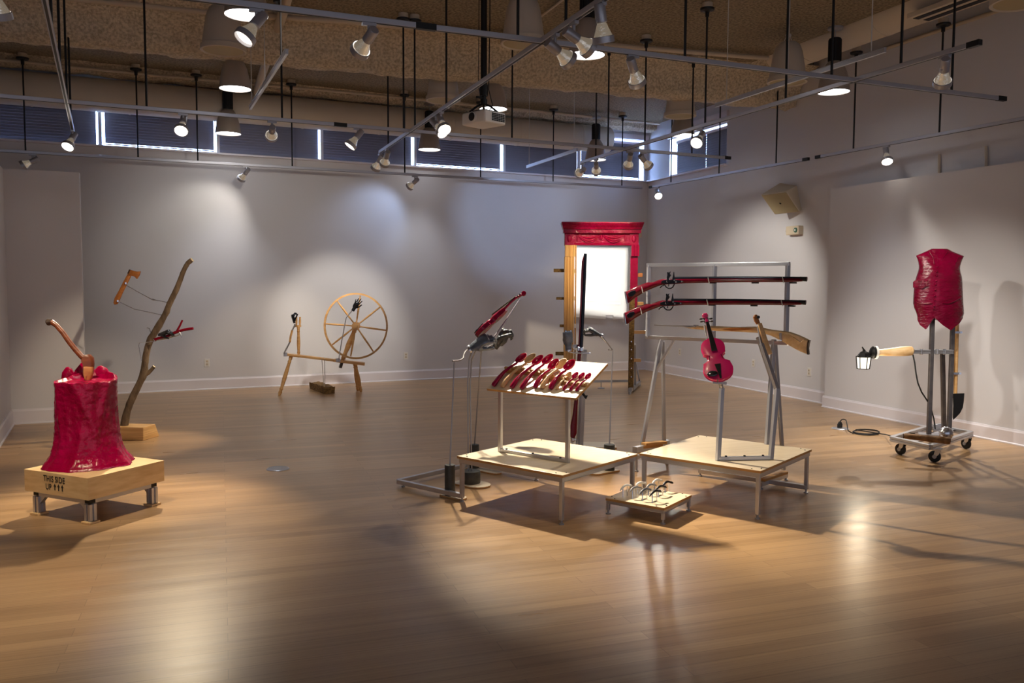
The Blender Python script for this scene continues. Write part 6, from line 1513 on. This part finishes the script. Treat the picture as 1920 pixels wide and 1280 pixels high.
# the vest: front and back shells, notched hem
VROWS = [(115, [(330, 540)]), (121, [(316, 556)]), (150, [(255, 608)]), (180, [(187, 682)]), (205, [(127, 748)]), (216, [(126, 766)]), (230, [(133, 757)]), (260, [(145, 743)]), (300, [(156, 727)]), (340, [(161, 716)]), (380, [(160, 712)]), (420, [(150, 718)]), (460, [(136, 728)]), (500, [(122, 738)]), (560, [(106, 743)]), (640, [(95, 746)]), (740, [(88, 751)]), (840, [(84, 756)]), (900, [(98, 761)]), (940, [(115, 764)]), (980, [(130, 765)]), (1020, [(140, 752)])]
v_ = thing('vest_cast', 'glossy crimson cast of a buttoned waistcoat on the steel poles', 'vest', at(1765, 620, CD))
def vpx(x, y): return 1700 + x / 7.108, 450 + y / 7.108
mb = MB(); NV = 40
def shell_pt(x, y, xl_, xr_, sgn):
    u = (x - (xl_ + xr_) / 2) / ((xr_ - xl_) / 2 + 1e-6); u = max(-1, min(1, u))
    bul = math.sqrt(max(0, 1 - u * u))
    f = max(0, min(1, (y - 110) / 330)); depthb = .05 + .075 * f
    if y > 840: depthb *= 1 - .25 * (y - 840) / 350
    w = noise.noise(V(x * .012, y * .02, 3)) * .007 + noise.noise(V(x * .03, y * .012, 8)) * .004
    if sgn < 0 and abs(x - (432 - (y - 300) * .09)) < 9 and y > 250: w += .008
    return at(*vpx(x, y), CD + sgn * (depthb * bul + .006) + (w if sgn < 0 else 0))
def notch(x, y):
    return None
# body rows as closed loops (front shell then back shell)
loops = []
for y, spans in VROWS:
    xl_, xr_ = spans[0]
    pts = [shell_pt(xl_ + (xr_ - xl_) * (.5 - .5 * math.cos(PI * i / NV)), y, xl_, xr_, -1) for i in range(NV + 1)]
    pts += [shell_pt(xl_ + (xr_ - xl_) * (.5 - .5 * math.cos(PI * i / NV)), y, xl_, xr_, 1) for i in range(NV - 1, 0, -1)]
    loops.append(mb.verts(pts))
# hem: two points with a notch between them
def hem_y(x):
    P_ = [(130, 1040), (150, 1080), (175, 1130), (225, 1170), (255, 1195), (280, 1170), (300, 1130), (330, 1080), (362, 1030), (385, 1040), (425, 1085), (490, 1140), (545, 1175), (590, 1205), (630, 1165), (700, 1115), (725, 1080), (752, 1035)]
    if x <= P_[0][0]: return P_[0][1]
    for (x0, y0), (x1, y1) in zip(P_, P_[1:]):
        if x0 <= x <= x1: return y0 + (y1 - y0) * (x - x0) / (x1 - x0)
    return P_[-1][1]
xl_, xr_ = VROWS[-1][1][0]
for f in (.33, .66, 1.0):
    pts = []
    for sgn, rng in ((-1, range(NV + 1)), (1, range(NV - 1, 0, -1))):
        for i in rng:
            x = xl_ + (xr_ - xl_) * (.5 - .5 * math.cos(PI * i / NV)); hy = max(1024, hem_y(x)) if sgn < 0 else max(1024, min(hem_y(x), 1060)); y = 1020 + (hy - 1020) * f
            xx = x + ((150 - x) * .0 if True else 0)
            pts.append(shell_pt(x, y, xl_, xr_, sgn))
    loops.append(mb.verts(pts))
for A_, B_ in zip(loops, loops[1:]):
    n_ = len(A_)
    for i in range(n_): mb.face([A_[i], A_[(i + 1) % n_], B_[(i + 1) % n_], B_[i]])
mb.face(loops[0][::-1]); mb.face(loops[-1])
mb.obj('vest_shell', M['vest'], v_, smooth=True, ang=60)
mb = MB()
for k, y in enumerate((355, 420, 470, 545, 590, 660, 740, 800, 875, 915)):
    x = 408 - (y - 340) * .085; c = shell_pt(x, y, 95, 746, -1); mb.sphere(c - FWD * .006, .009, 10, (1, .6, 1), DR)
mb.obj('button', M['vest'], v_, smooth=True)
mb = MB(); mb.tube([shell_pt(88 + (x - 88), y, 86, 752, -1) - FWD * .006 for x, y in ((110, 815), (160, 842), (240, 846), (330, 840))], .006, 6); mb.tube([shell_pt(x, y, 86, 752, -1) - FWD * .006 for x, y in ((470, 838), (560, 842), (640, 810), (710, 765))], .006, 6); mb.obj('pocket_seam', M['vest'], v_, smooth=True)
mb = MB(); mb.slab([shell_pt(max(96, x), y, 90, 746, -1) - FWD * .012 + (RGT * -.012 if x < 96 else V(0, 0, 0)) for x, y in ((78, 560), (100, 540), (190, 525), (275, 530), (282, 610), (200, 650), (110, 640), (80, 632))], FWD, .02, .004)
bk = mb.obj('buckle_tab', M['vest'], v_, smooth=True, ang=50)
mb = MB()
for x in (140, 170, 222, 262):
    for y in (545, 580, 612): mb.sphere(shell_pt(x, y, 90, 746, -1) - FWD * .026, .007, 8)
mb.obj('stud', M['vest'], bk, smooth=True)
mb = MB()
for q in (((300, 150), (345, 230), (365, 320)), ((545, 150), (480, 230), (440, 300)), ((395, 200), (405, 250), (412, 290)), ((690, 215), (665, 260), (650, 300))):
    mb.tube([shell_pt(x, y, 140, 745, -1) - FWD * .004 for x, y in q], .006, 6)
mb.obj('lapel_fold', M['vest'], v_, smooth=True)
# power cords
c_ = thing('power_cord', 'black power cord coiled on the floor between floor socket and cart', 'power cord', fl(1625, 812))
pl = fl(1574.5, 803)
coil = []
cx = fl(1624, 811.5)
ux, uy = xy(fl(1650, 812) - fl(1598, 812)) / 2, xy(fl(1624, 806.5) - fl(1624, 816.5)) / 2
def cp(a, k=1.0, z=.006, dx=0): return xy(cx + ux * (math.cos(a) * k + dx) + uy * math.sin(a) * k, z)
path = [pl + V(0, 0, .06), pl + V(.004, -.002, .085), pl + V(.02, -.01, .104), pl + V(.04, -.02, .106), pl + V(.06, -.03, .095)]
q1_ = fl(1590, 807, .035); path += [path[-1].lerp(q1_, .5) + V(0, 0, .008), q1_, fl(1595, 810, .016), fl(1600, 812.5, .008)]
for k in range(34):
    a = PI + k * .36; path.append(cp(a, .98 - .10 * math.sin(k * .7) - .004 * k, .007 + .004 * (k // 9), .03 * math.sin(k * 1.3)))
path += [fl(1651, 813, .02), fl(1660, 814, .03), fl(1672, 817.5, .10), fl(1690, 812, .14), fl(1715, 812, .17)]
mb = MB(); mb.tube(path, .0062, 8); mb.obj('cable', M['rubber'], c_, smooth=True)
mb = MB(); mb.slab([pl + RB * x + V(0, 0, z) for x, z in ((-.026, .010), (.024, .010), (.026, .05), (.010, .082), (-.008, .078), (-.026, .045))], FB, .034, .006); mb.obj('plug', M['rubber'], c_, smooth=True, ang=40)
c2_ = thing('power_cord', 'black lantern cord hanging from the wooden grip down to the cart', 'power cord', at(1754, 806, 8.0))
mb = MB(); mb.tube([at(1709.5, 661, 7.93), at(1712, 666, 7.93), at(1715, 680, 7.93), at(1717.5, 700, 7.93), at(1721, 718, 7.93), at(1728, 735, 7.94), at(1738, 750, 8.0), at(1746.5, 768, 8.08), at(1751, 785, 8.1), at(1753.5, 804, 8.1)], .0068, 8); mb.obj('cable', M['rubber'], c2_, smooth=True)
